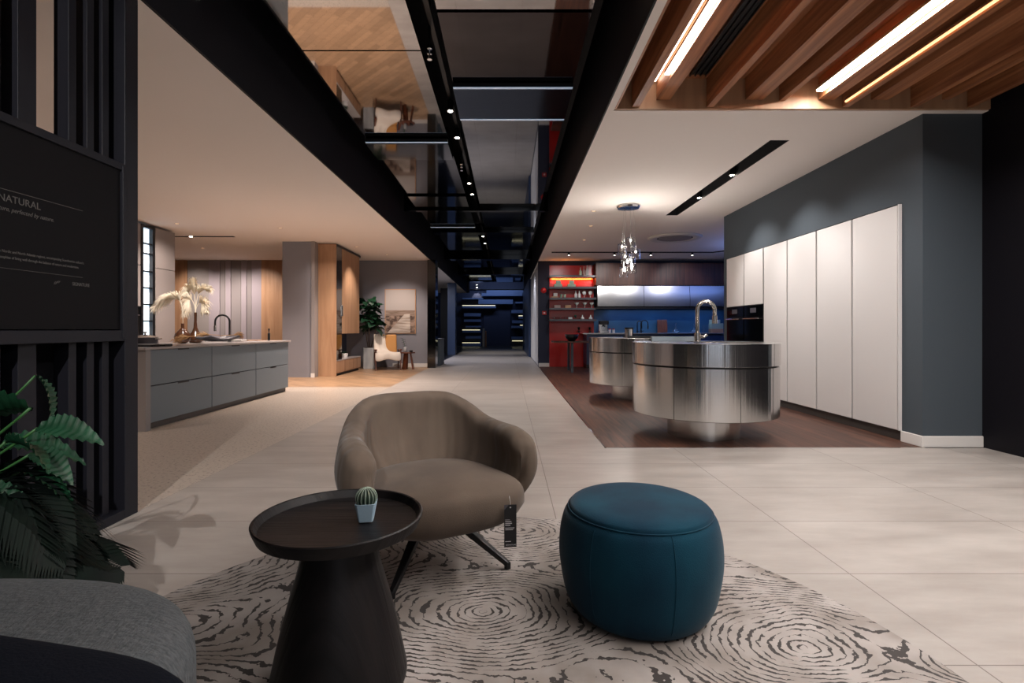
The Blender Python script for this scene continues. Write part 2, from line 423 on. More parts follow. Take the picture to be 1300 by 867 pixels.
# far corridor
struct('wall_far', MB().box(-4.6, 3.1, 32.3, 32.45, 0, TOP), M['navywall'])
struct('wall_far_left', MB().box(-4.6, -4.5, 14.5, 32.3, 0, TOP).box(-4.5, -2.0, 27.0, 27.1, CZ, TOP), M['dark'])
struct('wall_far_right', MB().box(3.0, 3.1, 14.5, 32.3, 0, TOP).box(.88, 3, 27, 27.1, 0, TOP), M['dark'])
struct('wall_corridor_right', MB().box(.90, 1.05, 14.56, 19.5, 0, CZ), M['white'])
struct('wall_corridor_right', MB().box(.82, 1.05, 19.5, 27.0, 0, CZ), M['bluecab'])

# black glass pillar and columns down the left of the walkway
tag(MB().box(-2.17, -1.95, 13.9, 14.4, 0, CZ-.03).build('glass_pillar', M['bglass'], bevel=.004), 'glossy black glass pillar at the end of the grey picture wall', 'pillar')
struct('trim_6', MB().box(-2.45, -2.13, 21.0, 21.5, 0, CZ-.02), M['bluecab'])
struct('trim_7', MB().box(-2.95, -2.62, 22.6, 23.0, 0, CZ-.1), M['black'])
t = thing('reception_counter', 'low grey-green counter block behind the black glass pillar', 'counter', (-2.25, 15.05, 0))
MB().box(-.33, .33, -.5, .5, 0, .74).build('body', M['greywall'], t, bevel=.005)
MB().box(-.34, .34, -.51, .51, .74, .78).build('top', M['dark'], t, bevel=.005)
# bottle shelf beyond the counter
t = thing('display_shelf', 'narrow lit display shelf seen through the gap beyond the pillar', 'shelf', (-3.35, 19.5, 0))
MB().box(-.35, .35, 0, .3, 0, .9).box(-.35, .35, .28, .3, .9, 2.6).build('back_panel', M['dark'], t)
for z in (.95, 1.3, 1.65, 2.0): MB().box(-.35, .35, 0, .28, z-.03, z).build('shelf', M['cabgreyL'], t)
for k, (x, z, c, lb) in enumerate([(.12, .95, 'pale', 'pale small bottle on the lowest board of the far narrow shelf'), (.14, 1.3, 'mustard', 'amber small bottle on the second board of the far narrow shelf'), (.14, 1.65, 'pale', 'white small bottle on the third board of the far narrow shelf')]):
    o = MB().lathe([(0,0),(.05,0),(.05,.16),(.02,.2),(.02,.27),(0,.27)], 16).build('bottle', M[c], smooth=True, auto=.7); setpos(o, (-3.35+x, 19.6, z)); tag(o, lb, 'bottle')

# far wall: doorway, timber strips, lit shelves
struct('door_1', MB().box(-1.5, .2, 32.2, 32.3, 0, 2.45), M['navywall'], bevel=.01)
struct('trim_8', MB().box(-2.9, 1.1, 32.1, 32.3, 3.55, 3.57), M['black'])
strips = [(-1.3,1.0,3.30,3.48),(-1.6,.95,3.12,3.30),(-2.8,-1.5,2.92,3.0),(-1.8,.35,2.62,2.9),(.5,1.1,2.66,2.75),(-2.8,-.7,2.36,2.5),
          (-2.7,-1.65,1.85,2.05),(-2.7,-1.65,1.5,1.66),(-2.6,-1.65,1.16,1.26),(-2.8,-1.65,.84,.98),(-2.6,-1.65,.46,.62),(-2.8,-1.65,.0,.18),
          (.25,1.1,2.05,2.25),(.7,1.1,1.7,1.86),(.3,1.1,1.42,1.6),(.25,1.1,1.12,1.26),(.9,1.1,1.04,1.1),(.25,1.1,.42,.58)]
M['strip'] = mat('strip_blue_grey', '#56688a', .6)
w = thing('strip_wall_feature', 'dark end wall of staggered blue-grey strips around a doorway', 'wall feature', (0, 32.1, 0))
for a in strips: MB().box(a[0], a[1], -.25, .2, a[2], a[3]).build('strip', M['strip'], w, bevel=.01)
for a in [(-2.8,-.75,2.5),(-2.8,-1.7,.98),(-2.8,-1.7,.18),(.7,1.1,1.86),(.3,1.1,.3),(.8,1.1,1.27)]:
    MB().box(a[0], a[1], -.24, -.2, a[2]+.01, a[2]+.05).build('lit_strip', M['shelf_em'], w)
t = thing('wall_light', 'up and down wall light glowing high on the far blue wall', 'wall light', (-1.9, 32.2, 3.75))
MB().box(-.05, .05, -.12, .08, -.08, .08).build('body', M['blk'], t)
MB().box(-.04, .04, -.11, -.03, .08, .085).build('lens', M['dot_em'], t)
MB().box(-.04, .04, -.11, -.03, -.085, -.08).build('lens', M['dot_em'], t)
t = thing('display_stand', 'small white and tan stand beside the far doorway', 'stand', (-1.35, 30.5, 0))
MB().box(-.12, .0, -.1, .1, 0, 1.1).build('panel', M['pale'], t, bevel=.01); MB().box(.03, .12, -.1, .1, 0, .95).build('side_panel', M['tanbox'], t, bevel=.01)

# mirrored ceiling panels hung over the walkway
n = 20
def panel(x0, x1, y0, y1, z, m, t=.04):
    global n; struct('trim_%d' % n, MB().box(x0, x1, y0, y1, z, z+t), m); n += 1
ZM = 3.45
XL0, XL1, XM0, XM1 = -1.78, -.745, -.53, .64
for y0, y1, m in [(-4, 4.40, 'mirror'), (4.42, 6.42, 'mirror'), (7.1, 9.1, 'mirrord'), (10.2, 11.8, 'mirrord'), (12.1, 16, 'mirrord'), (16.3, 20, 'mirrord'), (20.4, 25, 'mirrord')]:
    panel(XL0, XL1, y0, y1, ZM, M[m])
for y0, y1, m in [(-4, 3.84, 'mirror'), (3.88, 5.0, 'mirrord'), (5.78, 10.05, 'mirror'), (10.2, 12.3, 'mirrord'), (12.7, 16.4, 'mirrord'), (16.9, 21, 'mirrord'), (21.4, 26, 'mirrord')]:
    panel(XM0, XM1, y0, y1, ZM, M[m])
# cross beams (glossy black) and glowing lines imitating blue reflections on their edges
for x0, x1, y0, y1, z0, z1 in [(XM0, XM1, 5.02, 5.72, 3.40, 3.62), (XL0, XL1, 6.45, 7.05, 3.38, 3.6), (-2.03, .8, 10.06, 10.18, 3.38, TOP), (XL0, XL1, 9.15, 10.05, 3.42, 3.6),
                           (-2.03, .8, 16.45, 16.85, 3.3, TOP), (XL0, XM1, 12.33, 12.66, 3.38, 3.6), (-2.03, .8, 21.05, 21.35, 3.3, TOP), (-2.03, .8, 26.3, 26.6, 3.5, TOP)]:
    panel(x0, x1, y0, y1, z0, M['bluegloss' if y0 == 5.02 else 'bglass'], z1-z0)
def glow_line(name, lb, x0, x1, y0, y1, z0, z1, m, grp=None):
    t = thing(name, lb, 'light', ((x0+x1)/2, (y0+y1)/2, z0), 0, grp)
    hx, hy, hz = (x1-x0)/2, (y1-y0)/2, z1-z0
    MB().box(-hx, hx, -hy, hy, .004, hz+.012).build('housing', M['blk'], t)
    MB().box(-hx+.003, hx-.003, -hy+.003, hy-.003, 0, .004).build('diffuser', m, t)
    return t
glow_line('glow_strip', 'imitated blue glint on the near edge of the wide dark ceiling beam', XM0, XM1, 4.97, 5.015, 3.40, 3.43, M['blue_glint_em'])
glow_line('glow_strip', 'imitated blue glint on the far edge of the wide dark ceiling beam', XM0, XM1, 5.725, 5.77, 3.40, 3.43, M['blue_glint_em'])
glow_line('glow_strip', 'dim imitated blue glint below the left dark ceiling beam', XL0, XL1, 6.40, 6.44, 3.39, 3.42, M['blue_glint_em'])
glow_line('glow_strip', 'pale imitated blue glint across the left ceiling panels far down the walkway', XL0, XL1, 11.84, 11.9, 3.41, 3.44, M['blue_glint_em'])
# service track between the two rows of mirrors
t = thing('lighting_track', 'long black lighting track between the two rows of mirrored ceiling panels', 'track', (-.64, 0, 3.62))
MB().box(-.02, .02, -3.5, 26, 0, .035).build('rail', M['blk'], t)
MB().tube([(.06, -3.5, .1), (.06, 26, .1)], .018, 8).build('conduit', M['blk'], t)
names = ['nearest spotlight on the long black walkway track', 'second spotlight on the walkway track, beside the blue-tinted beam', 'third spotlight on the walkway track, past the dark beam',
         'fourth spotlight on the walkway track counting from the camera', 'fifth spotlight on the walkway track counting from the camera', 'sixth spotlight on the walkway track counting from the camera',
         'seventh spotlight on the walkway track counting from the camera', 'farthest spotlight on the walkway track']
spots_y = [5.75, 6.55, 8.6, 9.3, 13.5, 14.6, 18.2, 22.5]
s0 = thing('spotlight', names[0], 'spotlight', (-.64, spots_y[0], 3.62), 0, 'spotlights on the walkway track')
MB().cyl((0, 0), .035, -.12, -.01, 20).build('body', M['blk'], s0, smooth=True, auto=.7)
MB().cyl((0, 0), .027, -.124, -.118, 20).build('lens', M['dot_em'], s0)
for y, nm in zip(spots_y[1:], names[1:]):
    c = link_copy(s0); c.location.y = y; c['label'] = nm
for i, (y, lb) in enumerate([(4.35, 'small silver sprinkler head hanging above the walkway, nearer one'), (7.4, 'small silver sprinkler head hanging above the walkway, farther one')]):
    t = thing('sprinkler', lb, 'sprinkler', (-.66, y, 3.40))
    MB().cyl((0, 0), .012, 0, .82, 12).build('pipe', M['blk'], t)
    MB().lathe([(0,-.06),(.02,-.06),(.02,-.055),(.008,-.05),(.008,-.02),(.02,-.015),(.024,.0),(.012,.02),(.024,.03),(.024,.06),(0,.06)], 16).build('head', M['chrome'], t, smooth=True, auto=.6)
# duct shapes in the dark void
struct('trim_60', MB().box(.645, .79, -4, 26, 3.75, 3.9).box(-2.02, -1.85, -4, 26, 3.8, 3.95), M['black'])

# ---------------------------------------------------------------- wood slat ceiling
t = thing('slatted_wood_ceiling', 'warm oak ceiling of long parallel beams over the tiled floor at right', 'wooden ceiling', (0, 0, 0))
MB().box(.94, 4.22, -4.1, 4.5, 3.24, 3.27).build('top_board', M['slat'], t)
MB().box(.94, 4.22, 4.47, 4.5, CZ+.005, 3.24).build('end_board', M['oakv'], t)
MB().box(.935, .955, -4.1, 4.5, CZ+.005, 3.24).build('side_board', M['slat'], t)
for x0, x1, z in [(1.087,1.15,2.985),(1.30,1.42,3.05),(1.737,1.795,2.985),(2.076,2.23,3.05),(2.37,2.42,3.04),(2.71,2.85,3.05),(2.92,2.975,2.985),(3.17,3.32,3.05),(3.515,3.565,2.985),(3.79,3.85,3.05),(4.01,4.06,2.985)]:
    MB().box(x0, x1, -4.1, 4.465, z, 3.238).build('slat', M['slat'], t, bevel=.002)
def ledbar(lb, x, w, z, y1, m, cat='light'):
    o = thing('led_bar', lb, cat, (x, 0, z))
    MB().box(-w/2, w/2, -4.0, y1, 0, .012).build('diffuser', m, o)
    MB().box(-w/2-.003, w/2+.003, -4.0, y1+.004, .012, .035).build('housing', M['brushed_nickel'], o)
ledbar('bright linear light at left of the oak ceiling, upper line of the pair', 1.272, .02, 3.19, 4.42, M['white_em'])
ledbar('bright linear light at left of the oak ceiling, lower line of the pair', 1.274, .036, 3.075, 4.08, M['white_em'])
ledbar('bright linear light crossing the middle of the oak ceiling', 2.672, .055, 3.085, 4.38, M['white_em'])
ledbar('thin warm glow line running along an oak beam at right', 2.908, .014, 3.0, 4.4, M['warm_em'])
t = thing('linear_air_grille', 'black linear air slot set between oak ceiling beams', 'air vent', (1.63, 0, 3.21))
MB().box(-.07, .07, -4, 4.38, .018, .028).build('backing', M['black'], t)
for x in (-.068, -.024, .02, .064): MB().box(x-.004, x+.004, -4, 4.38, 0, .02).build('fin', M['blk'], t)

# ---------------------------------------------------------------- slatted screen at left
t = thing('slatted_screen', 'tall black slatted partition screen at the left beside the plant', 'screen', (-2.12, 0, 0))
MB().box(-.13, .0, 2.84, 2.94, 0, CZ-.02).build('end_post', M['screen'], t, bevel=.003)
MB().box(-.13, .0, .2, 2.84, 0, .05).build('base_rail', M['screen'], t, bevel=.003)
MB().box(-.04, .0, .2, 2.84, .985, 1.045).build('middle_rail', M['screen'], t, bevel=.003)
MB().box(-.04, .0, .2, 2.84, 1.925, 1.965).build('upper_rail', M['screen'], t, bevel=.003)
MB().box(-.27, -.25, .2, 2.9, 0, 1.96).build('rear_panel', M['screen'], t)
def fin(y, th=.045, x0=-.12, x1=-.045, ro=0):
    MB().box(x0, x1, y-th/2, y+th/2, .05, CZ-.02).build('slat', M['screen'], t, bevel=.002)
for y in (.5, .64, .78, .92, 1.06, 1.2, 1.34, 1.48, 1.62, 1.76, 1.9, 2.04, 2.165, 2.55, 2.66, 2.76):
    fin(y)
fin(2.31, .09)
for y in (.57, .71, .85, .99, 1.13, 1.27, 1.41, 1.55, 1.69, 1.83, 1.97, 2.10, 2.24, 2.36, 2.40, 2.71, 2.75, 2.80, 2.84, 2.9):
    MB().box(-.23, -.15, y-.02, y+.02, .0, CZ-.005).build('rear_slat', M['screen'], t, bevel=.002)
sg = thing('wall_sign', 'matt black information board with faint grey lettering on the slatted screen', 'sign', (-2.12, 2.0, 1.05))
MB().box(-.03, -.012, -1.75, .82, 0, .875).build('board', M['sign'], sg)
MB().box(-.03, .004, .82, .85, -.05, .9).build('frame_side', M['screen'], sg, bevel=.002)
RT = (PI/2, 0, PI/2)
def st(name, body, size, y, z, m='ink', align='RIGHT', **k):
    y *= 1.0145; z = 1.05+(z-1.05)*1.0145; size *= 1.02; text_part(name, body, size, M[m], sg, (-.0105, y-2.0, z-1.05), RT, align, **k)
st('heading', 'SIGNATURAL', .043, 2.305, 1.586, spacing=1, sx=1.0)
st('tagline', 'culture, perfected by nature.', .026, 2.372, 1.547, shear=.3, sx=.95)
st('body_text', 'inspired by the Nordic and North Atlantic regions, encompassing Scandinavian culture\u2019s', .0165, 2.54, 1.372, sx=.85)
st('body_text', 'philosophies of living well through the balance of nature and modernism.', .0165, 2.51, 1.347, sx=.85)
st('maker_name', 'SIGNATURE', .0235, 2.575, 1.262, sx=.82)
MB().box(-.012, -.0105, -.6, .57, .593, .595).build('upper_rule', M['ink'], sg)
MB().box(-.012, -.0105, -.6, .57, .259, .2605).build('lower_rule', M['ink'], sg)
mb = MB()
for i in range(4):
    y, z = .405+i*.008, .212
    mb.quad([(-.0105, y, z+(.0 if i < 2 else .008)), (-.0105, y+.004, z+(.0 if i < 2 else .008)), (-.0105, y+.012, z+.014+(i > 1)*.004), (-.0105, y+.008, z+.014+(i > 1)*.004)])
mb.build('emblem', M['ink'], sg)
MB().quad([(-.0105, .105, .53), (-.0105, .115, .535), (-.0105, .135, .56), (-.0105, .12, .553)]).build('leaf_mark', M['leafink'], sg)

# ---------------------------------------------------------------- left kitchen
YS = [5.32, 6.45, 7.58, 8.70]
LBL = ['grey two-drawer island cabinet nearest the black screen', 'grey two-drawer island cabinet in the middle of the left island', 'grey two-drawer island cabinet at the far end of the left island']
for (a, b), lb in zip(zip(YS, YS[1:]), LBL):
    t = thing('drawer_cabinet', lb, 'cabinet', (-3.72, (a+b)/2, 0), 0, 'drawer cabinets of the left island')
    h = (b-a)/2
    MB().box(-.95, -.021, -h, h, .07, .835).build('body', M['gap'], t)
    for z0, z1 in ((.072, .452), (.462, .832)):
        d = MB().box(-.02, 0, -h+.006, h-.006, z0, z1).build('drawer', M['cabgrey'], t, bevel=.003)
        MB().box(-.004, .002, -.1, .1, z1-.013, z1+.002).build('finger_pull', M['blk'], d)
    MB().box(-.95, -.05, -h, h, 0, .07).build('plinth', M['plinth'], t)
tag(MB().box(-4.68, -3.70, 5.24, 5.315, .0, .835).build('end_panel', M['cabgreyL'], bevel=.004), 'plain grey end panel of the left kitchen island', 'panel')
tag(MB().box(-4.70, -3.69, 5.22, 8.74, .837, .862).build('worktop', M['worktop'], bevel=.004), 'pale stone worktop of the left kitchen island', 'worktop')
WZ = .862
# tall cabinets
def tall(lb, y0, y1, oven=False):
    t = thing('tall_cabinet', lb, 'cabinet', (-6.5, (y0+y1)/2, 0)); h = (y1-y0)/2
    MB().box(-.6, -.021, -h, h, 0, 2.93).build('body', M['gap'], t)
    if oven:
        MB().box(-.02, 0, -h+.004, h-.004, .08, .86).build('door', M['cabgreyL'], t, bevel=.003)
        MB().box(-.02, 0, -h+.004, h-.004, 1.46, 2.18).build('door', M['cabgreyL'], t, bevel=.003)
    else:
        MB().box(-.02, 0, -h+.004, h-.004, .08, 2.18).build('door', M['cabgreyL'], t, bevel=.003)
    MB().box(-.02, 0, -h+.004, h-.004, 2.19, 2.93).build('door', M['cabgreyL'], t, bevel=.003)
tall('warm grey tall cabinet with ovens left of the slim window', 8.4, 9.08, True)
tall('warm grey plain tall cabinet right of the slim window', 9.46, 10.02)
t = thing('built_in_oven', 'black built-in oven in the tall cabinet behind the left island', 'oven', (-6.52, 8.74, .87))
MB().box(-.0, .03, -.33, .33, 0, .57).build('front', M['bglass'], t, bevel=.004); MB().box(.03, .05, -.28, .28, .42, .44).build('handle', M['chrome'], t)
w = struct('window_1', MB().box(-6.6, -6.5, 9.09, 9.15, .86, 2.93).box(-6.6, -6.5, 9.39, 9.45, .86, 2.93).box(-6.6, -6.5, 9.15, 9.39, 2.88, 2.93).box(-6.6, -6.5, 9.15, 9.39, .86, .9), M['blk'])
MB().box(-6.58, -6.57, 9.15, 9.39, .9, 2.88).build('pane', M['day'], w)
mb = MB()
for z in (1.2, 1.5, 1.8, 2.1, 2.42, 2.6): mb.box(-6.56, -6.52, 9.15, 9.39, z-.012, z+.012)
mb.build('glazing_bar', M['blk'], w)
struct('wall_kitchen_left', MB().box(-7.2, -6.5, 9.09, 9.45, 0, .86), M['cabgreyL'])
# panelled back wall: wood - striped grey - wood
pan = [(-9.25,-8.92,'oakv',0),(-8.92,-8.0,'p1',0),(-8.0,-7.55,'p2',.0),(-7.55,-7.30,'p3',.03),(-7.30,-7.12,'p2',0),(-7.12,-6.66-.35,'p1',.03),(-7.0,-6.82,'p3',.0),(-6.82,-6.55,'p2',.03),(-6.55,-6.42,'p3',0),(-6.42,-6.25,'p1',.03),(-6.25,-5.75,'p1',0)]
M['strip'] = mat('strip_blue_grey', '#56688a', .6)
M['p1'] = mat('panel_grey', '#8f8a89', .8); M['p2'] = mat('panel_lilac', '#99929a', .8); M['p3'] = mat('panel_dark_grey', '#868183', .8)
x = -8.9
ws = thing('panelled_wall_cladding', 'grey and lilac vertical wall panels behind the island tap', 'wall panel', (0, 14.3, 0))
for w_, m in ((.93,'p1'),(.47,'p2'),(.2,'p3'),(.05,'p1'),(.22,'p2'),(.42,'p3'),(.03,'p1'),(.22,'p2'),(.2,'p3'),(.02,'p1'),(.42,'p2')):
    s = .65
    MB().box(x, x+w_*s*1.0-.006, -.05-(.02 if m == 'p2' else 0), 0, 0, CZ).build('panel', M[m], ws, bevel=.002); x += w_*s
XE = x
tag(MB().box(-9.4, -8.9, 14.22, 14.3, 0, CZ).build('oak_panel', M['oakv']), 'light oak wall panel left of the grey panelled wall', 'wall panel')
tag(MB().box(XE, XE+.8, 14.22, 14.3, 0, CZ).build('oak_panel', M['oakv']), 'light oak wall panel right of the grey panelled wall', 'wall panel')

# grey column block, wood cabinet
t = struct('wall_column', MB().box(-4.92, -4.28, 11.2, 11.9, 0, CZ), M['midwall'])
struct('wall_column', MB().box(-4.275, -4.205, 11.17, 11.9, 0, CZ), M['cabgreyL']); struct('baseboard_column', MB().box(-4.28, -4.20, 11.15, 11.17, 0, .09), M['white'])
t = thing('tall_wood_cabinet', 'tall oak wall cabinet with smoked glass front beside the fig plant', 'cabinet', (-3.8, 11.37, 0))
MB().box(-.4, 0, 0, .03, 0, 2.95).build('side_panel', M['oakv'], t, bevel=.002)
MB().box(-.4, 0, .03, 1.9, 2.90, 2.95).build('top_panel', M['dark'], t)
MB().box(-.4, -.37, .03, 1.9, .36, 2.9).build('back_panel', M['navywall'], t)
MB().box(-.37, -.02, .42, 1.78, .98, 2.9).build('wall_unit', M['oakv'], t)
MB().box(-.02, .0, .42, 1.78, .95, 2.9).build('door', M['oakv'], t, bevel=.002)
MB().box(-.01, -.004, .03, .40, .36, 2.9).build('glass_door', M['bglass'], t)
MB().box(-.002, .02, .40, .418, 1.35, 1.6).build('handle', M['brushed_nickel'], t)
b = MB().box(-.4, -.02, .03, 1.9, .06, .34).build('drawer_body', M['oakv'], t)
MB().box(-.4, .005, .03, 1.9, .34, .36).build('shelf_top', M['worktop'], t)
for a, c in ((.03, .62), (.63, 1.26), (1.27, 1.9)): MB().box(-.02, 0, a+.003, c-.003, .08, .335).build('drawer', M['oakv'], t, bevel=.002)
MB().box(-.35, -.05, .03, 1.9, 0, .06).build('plinth', M['gap'], t)
# items on its low shelf
o = MB().lathe([(0,0),(.06,0),(.075,.1),(.07,.11),(0,.1)], 20).build('ceramic_pot', M['pale'], smooth=True, auto=.7); setpos(o, (-3.92, 12.35, .36)); tag(o, 'small pale ceramic pot on the low shelf of the oak cabinet', 'pot')

def leaf_mesh(name, L, W, fold=.25, droop=.35, m=None, n=8, tip=1.0, wave=0):
    mb = MB(); rows = []
    for i in range(n+1):
        s = i/n; y = L*s; w = W*.5*math.sin(PI*min(1, s**.75*1.0))**.8*(1 if s < .999 else 0)+.0006
        z = -droop*L*s*s
        row = []
        for u in (-1, -.5, 0, .5, 1):
            row.append((u*w, y*(1-.12*droop*s), z+abs(u)*w*fold+wave*math.sin(s*(20 if n < 20 else 62)+u)*abs(u)*W*.05))
        rows.append(row)
    mb.grid(rows)
    o = mb.build(name, m, None, smooth=True); me = o.data; bpy.data.objects.remove(o)
    return me
def add_leaf(me, parent, p, az, pitch, roll=0, s=1, name='leaf'):
    o = bpy.data.objects.new(name, me); COL.objects.link(o); o.parent = parent
    R = Matrix.Rotation(az, 4, 'Z') @ Matrix.Rotation(pitch, 4, 'X') @ Matrix.Rotation(roll, 4, 'Y')
    o.matrix_local = Matrix.Translation(p) @ R @ Matrix.Scale(s, 4); return o
# little succulent on shelf
t = thing('succulent', 'small green succulent in the pale pot on the oak cabinet shelf', 'plant', (-3.92, 12.35, .46))
lm = leaf_mesh('small_leaf', .12, .045, .3, .3, M['foliage'])
for i in range(12): add_leaf(lm, t, (0, 0, 0), i*2.4, .4+.5*(i % 3)/2, s=.8+.3*random.random())
o = MB().lathe([(0,0),(.09,0),(.1,.12),(.06,.2),(.03,.22),(0,.22)], 20).build('dark_jar', M['blk'], smooth=True, auto=.7); setpos(o, (-3.95, 11.9, .36)); tag(o, 'dark jar behind the smoked glass of the oak cabinet', 'jar')
# fiddle-leaf fig
t = thing('potted_fig', 'leafy fiddle-leaf fig in a tall pale concrete pot by the oak cabinet', 'plant', (-3.66, 13.62, 0))
mb = MB(); p1 = .145
mb.prism([(-.12,-.145),(.12,-.145),(.145,-.12),(.145,.12),(.12,.145),(-.12,.145),(-.145,.12),(-.145,-.12)], 0, .56); mb.build('pot', M['concrete'], t, bevel=.01)
MB().box(-.12, .12, -.12, .12, .555, .57).build('soil', M['soil'], t)
for a, b_, c in (((0,0,.56),(-.02,.02,1.0),(-.02,.0,1.6)), ((.03,0,.56),(.12,0,.85),(.2,-.02,1.2)), ((-.04,0,.56),(-.1,.03,.9),(-.12,0,1.3))):
    MB().tube(catmull([a, b_, c], 6), .014, 8, .008).build('stem', M['bark'], t, smooth=True)
lm = leaf_mesh('fig_leaf', .25, .2, .25, .45, M['foliage'], wave=1)
for i in range(92):
    a = random.random()*2*PI; z = 1.02+.85*(i/92)
    r = .03+.13*random.random(); cx = (.1 if z < 1.35 else 0)+ -.02
    add_leaf(lm, t, (cx+r*math.cos(a)*1.1, r*math.sin(a), z+random.uniform(-.04,.04)), a-PI/2+random.uniform(-.5,.5), random.uniform(-.5,.9), random.uniform(-.5,.5), random.uniform(.75,1.2))
# picture
t = thing('framed_picture', 'framed beach boardwalk photograph on the grey back wall', 'picture', (-2.98, 14.3, 1.55))
def pic_mat():
    m = mat('beach_print', '#a79a90', .6); nt = m.node_tree; b = nt.nodes['Principled BSDF']; N = nt.nodes.new; L = nt.links.new
    tc = N('ShaderNodeTexCoord'); sp = N('ShaderNodeSeparateXYZ'); L(tc.outputs['Object'], sp.inputs[0])
    nz = N('ShaderNodeTexNoise'); nz.inputs['Scale'].default_value = 9; nz.inputs['Detail'].default_value = 6; L(tc.outputs['Object'], nz.inputs['Vector'])
    cr = N('ShaderNodeValToRGB'); e = cr.color_ramp.elements; e[0].position = .42; e[0].color = lin('#4d3a31'); e[1].position = .58; e[1].color = lin('#9c8474'); L(nz.outputs['Fac'], cr.inputs['Fac'])
    L(cr.outputs[0], b.inputs['Base Color']); return m
M['dune'] = pic_mat(); M['psky'] = mat('print_sky', '#aca39e', .6); M['psand'] = mat('print_sand', '#b8a797', .6, vary=((30,3,3), '#a08d7e', 3)); M['pboard'] = mat('print_board', '#d2c6bb', .6, vary=((2,2,26), '#8e7d70', 4)); M['psea'] = mat('print_sea', '#9a8678', .6, vary=((3,3,30), '#6f5a4c', 4))
MB().box(-.43, .43, -.04, 0, -.62, .62).build('frame', M['tanbox'], t, bevel=.003)
MB().box(-.41, .41, -.046, -.039, .03, .60).build('sky_print', M['psky'], t)
MB().box(-.41, .41, -.046, -.039, -.12, .03).build('sea_print', M['psea'], t)
MB().box(-.41, .41, -.046, -.039, -.60, -.12).build('dune_print', M['dune'], t)
MB().quad([(-.36,-.0475,-.60),(.28,-.0475,-.60),(.27,-.0475,-.08),(.12,-.0475,-.08)]).build('boardwalk_print', M['pboard'], t)
# wooden easy chair with throw
t = thing('wooden_easy_chair', 'mustard leather easy chair with dark wooden frame below the picture', 'armchair', (-3.12, 13.35, 0), .3)
MB().box(-.26, .26, -.3, .25, .33, .43).build('seat', M['mustard'], t, bevel=.03, seg=3)
mb = MB().box(-.26, .26, -.04, .05, -.22, .3); o = mb.build('backrest', M['mustard'], t, bevel=.03, seg=3); o.location = (0, .3, .62); o.rotation_euler = (-.3, 0, 0)
for sx in (-1, 1):
    MB().bar((sx*.31, -.3, 0), (sx*.31, -.26, .52), .025, .04, .035, .05).build('leg', M['chairwood'], t)
    MB().bar((sx*.31, .4, 0), (sx*.31, .28, .50), .025, .04, .035, .05).build('leg', M['chairwood'], t)
    MB().bar((sx*.31, -.36, .53), (sx*.31, .36, .50), .06, .028, .045, .028).build('armrest', M['chairwood'], t, bevel=.01)
    MB().bar((sx*.29, -.27, .34), (sx*.29, .32, .30), .025, .04).build('side_rail', M['chairwood'], t)
mb = MB(); rows = []
prof = [(.44,.30),(.42,.62),(.395,.92),(.36,.925),(.31,.78),(.25,.55),(.2,.45),(0,.447),(-.2,.446),(-.31,.44),(-.335,.36),(-.33,.26)]
for k, (y, z) in enumerate(prof):
    row = []
    for i in range(13):
        u = i/12; x = -.33+u*(.30+.34*min(1, max(0, (k-5)/3)))
        row.append((x, y+.012*math.sin(u*14+k*.6), z+.012*math.sin(u*11+k)+(.0 if k < 10 else -.03*math.sin(u*9))))
    rows.append(row)
mb.grid(rows); o = mb.build('throw_blanket', M['throw'], smooth=True); o.location = (-3.12, 13.35, 0); o.rotation_euler = (0, 0, .3)
md = o.modifiers.new('s', 'SOLIDIFY'); md.thickness = .02; md.offset = 1; md = o.modifiers.new('sub', 'SUBSURF'); md.levels = 1; md.render_levels = 1
tag(o, 'cream throw blanket draped over the mustard easy chair', 'blanket')
t = thing('side_table', 'small dark wooden side table right of the mustard easy chair', 'table', (-2.62, 13.45, 0))
MB().prism([(.2*math.cos(i*PI/3), .17*math.sin(i*PI/3)) for i in range(6)], .42, .45).build('tabletop', M['chairwood'], t, bevel=.004)
for a in (0, 2.1, 4.2): MB().bar((.15*math.cos(a), .12*math.sin(a), 0), (.08*math.cos(a), .06*math.sin(a), .42), .12, .04, .1, .03).build('leg', M['chairwood'], t)
t = thing('glass_vase', 'small grey glass vase with a green sprig on the dark side table', 'vase', (-2.68, 13.45, .45))
MB().lathe([(0,0),(.035,0),(.045,.05),(.04,.12),(.03,.14),(.025,.14),(.035,.11),(.038,.05),(.03,.008),(0,.008)], 20).build('body', M['concrete'], t, smooth=True)
MB().tube([(0,0,.05),(-.02,0,.2),(-.07,0,.36)], .005, 6).build('stem', M['stemg'], t)
lm = leaf_mesh('sprig_leaf', .09, .04, .3, .3, M['foliage2'])
for i in range(9): add_leaf(lm, t, (-.01-.007*i, 0, .14+.026*i), (-1)**i*1.4, .5, s=.9)
o = MB().lathe([(0,0),(.04,0),(.045,.03),(.04,.05),(0,.045)], 20).build('small_bowl', M['blk'], smooth=True, auto=.8); setpos(o, (-2.52, 13.42, .45)); tag(o, 'small dark bowl on the dark side table', 'bowl')

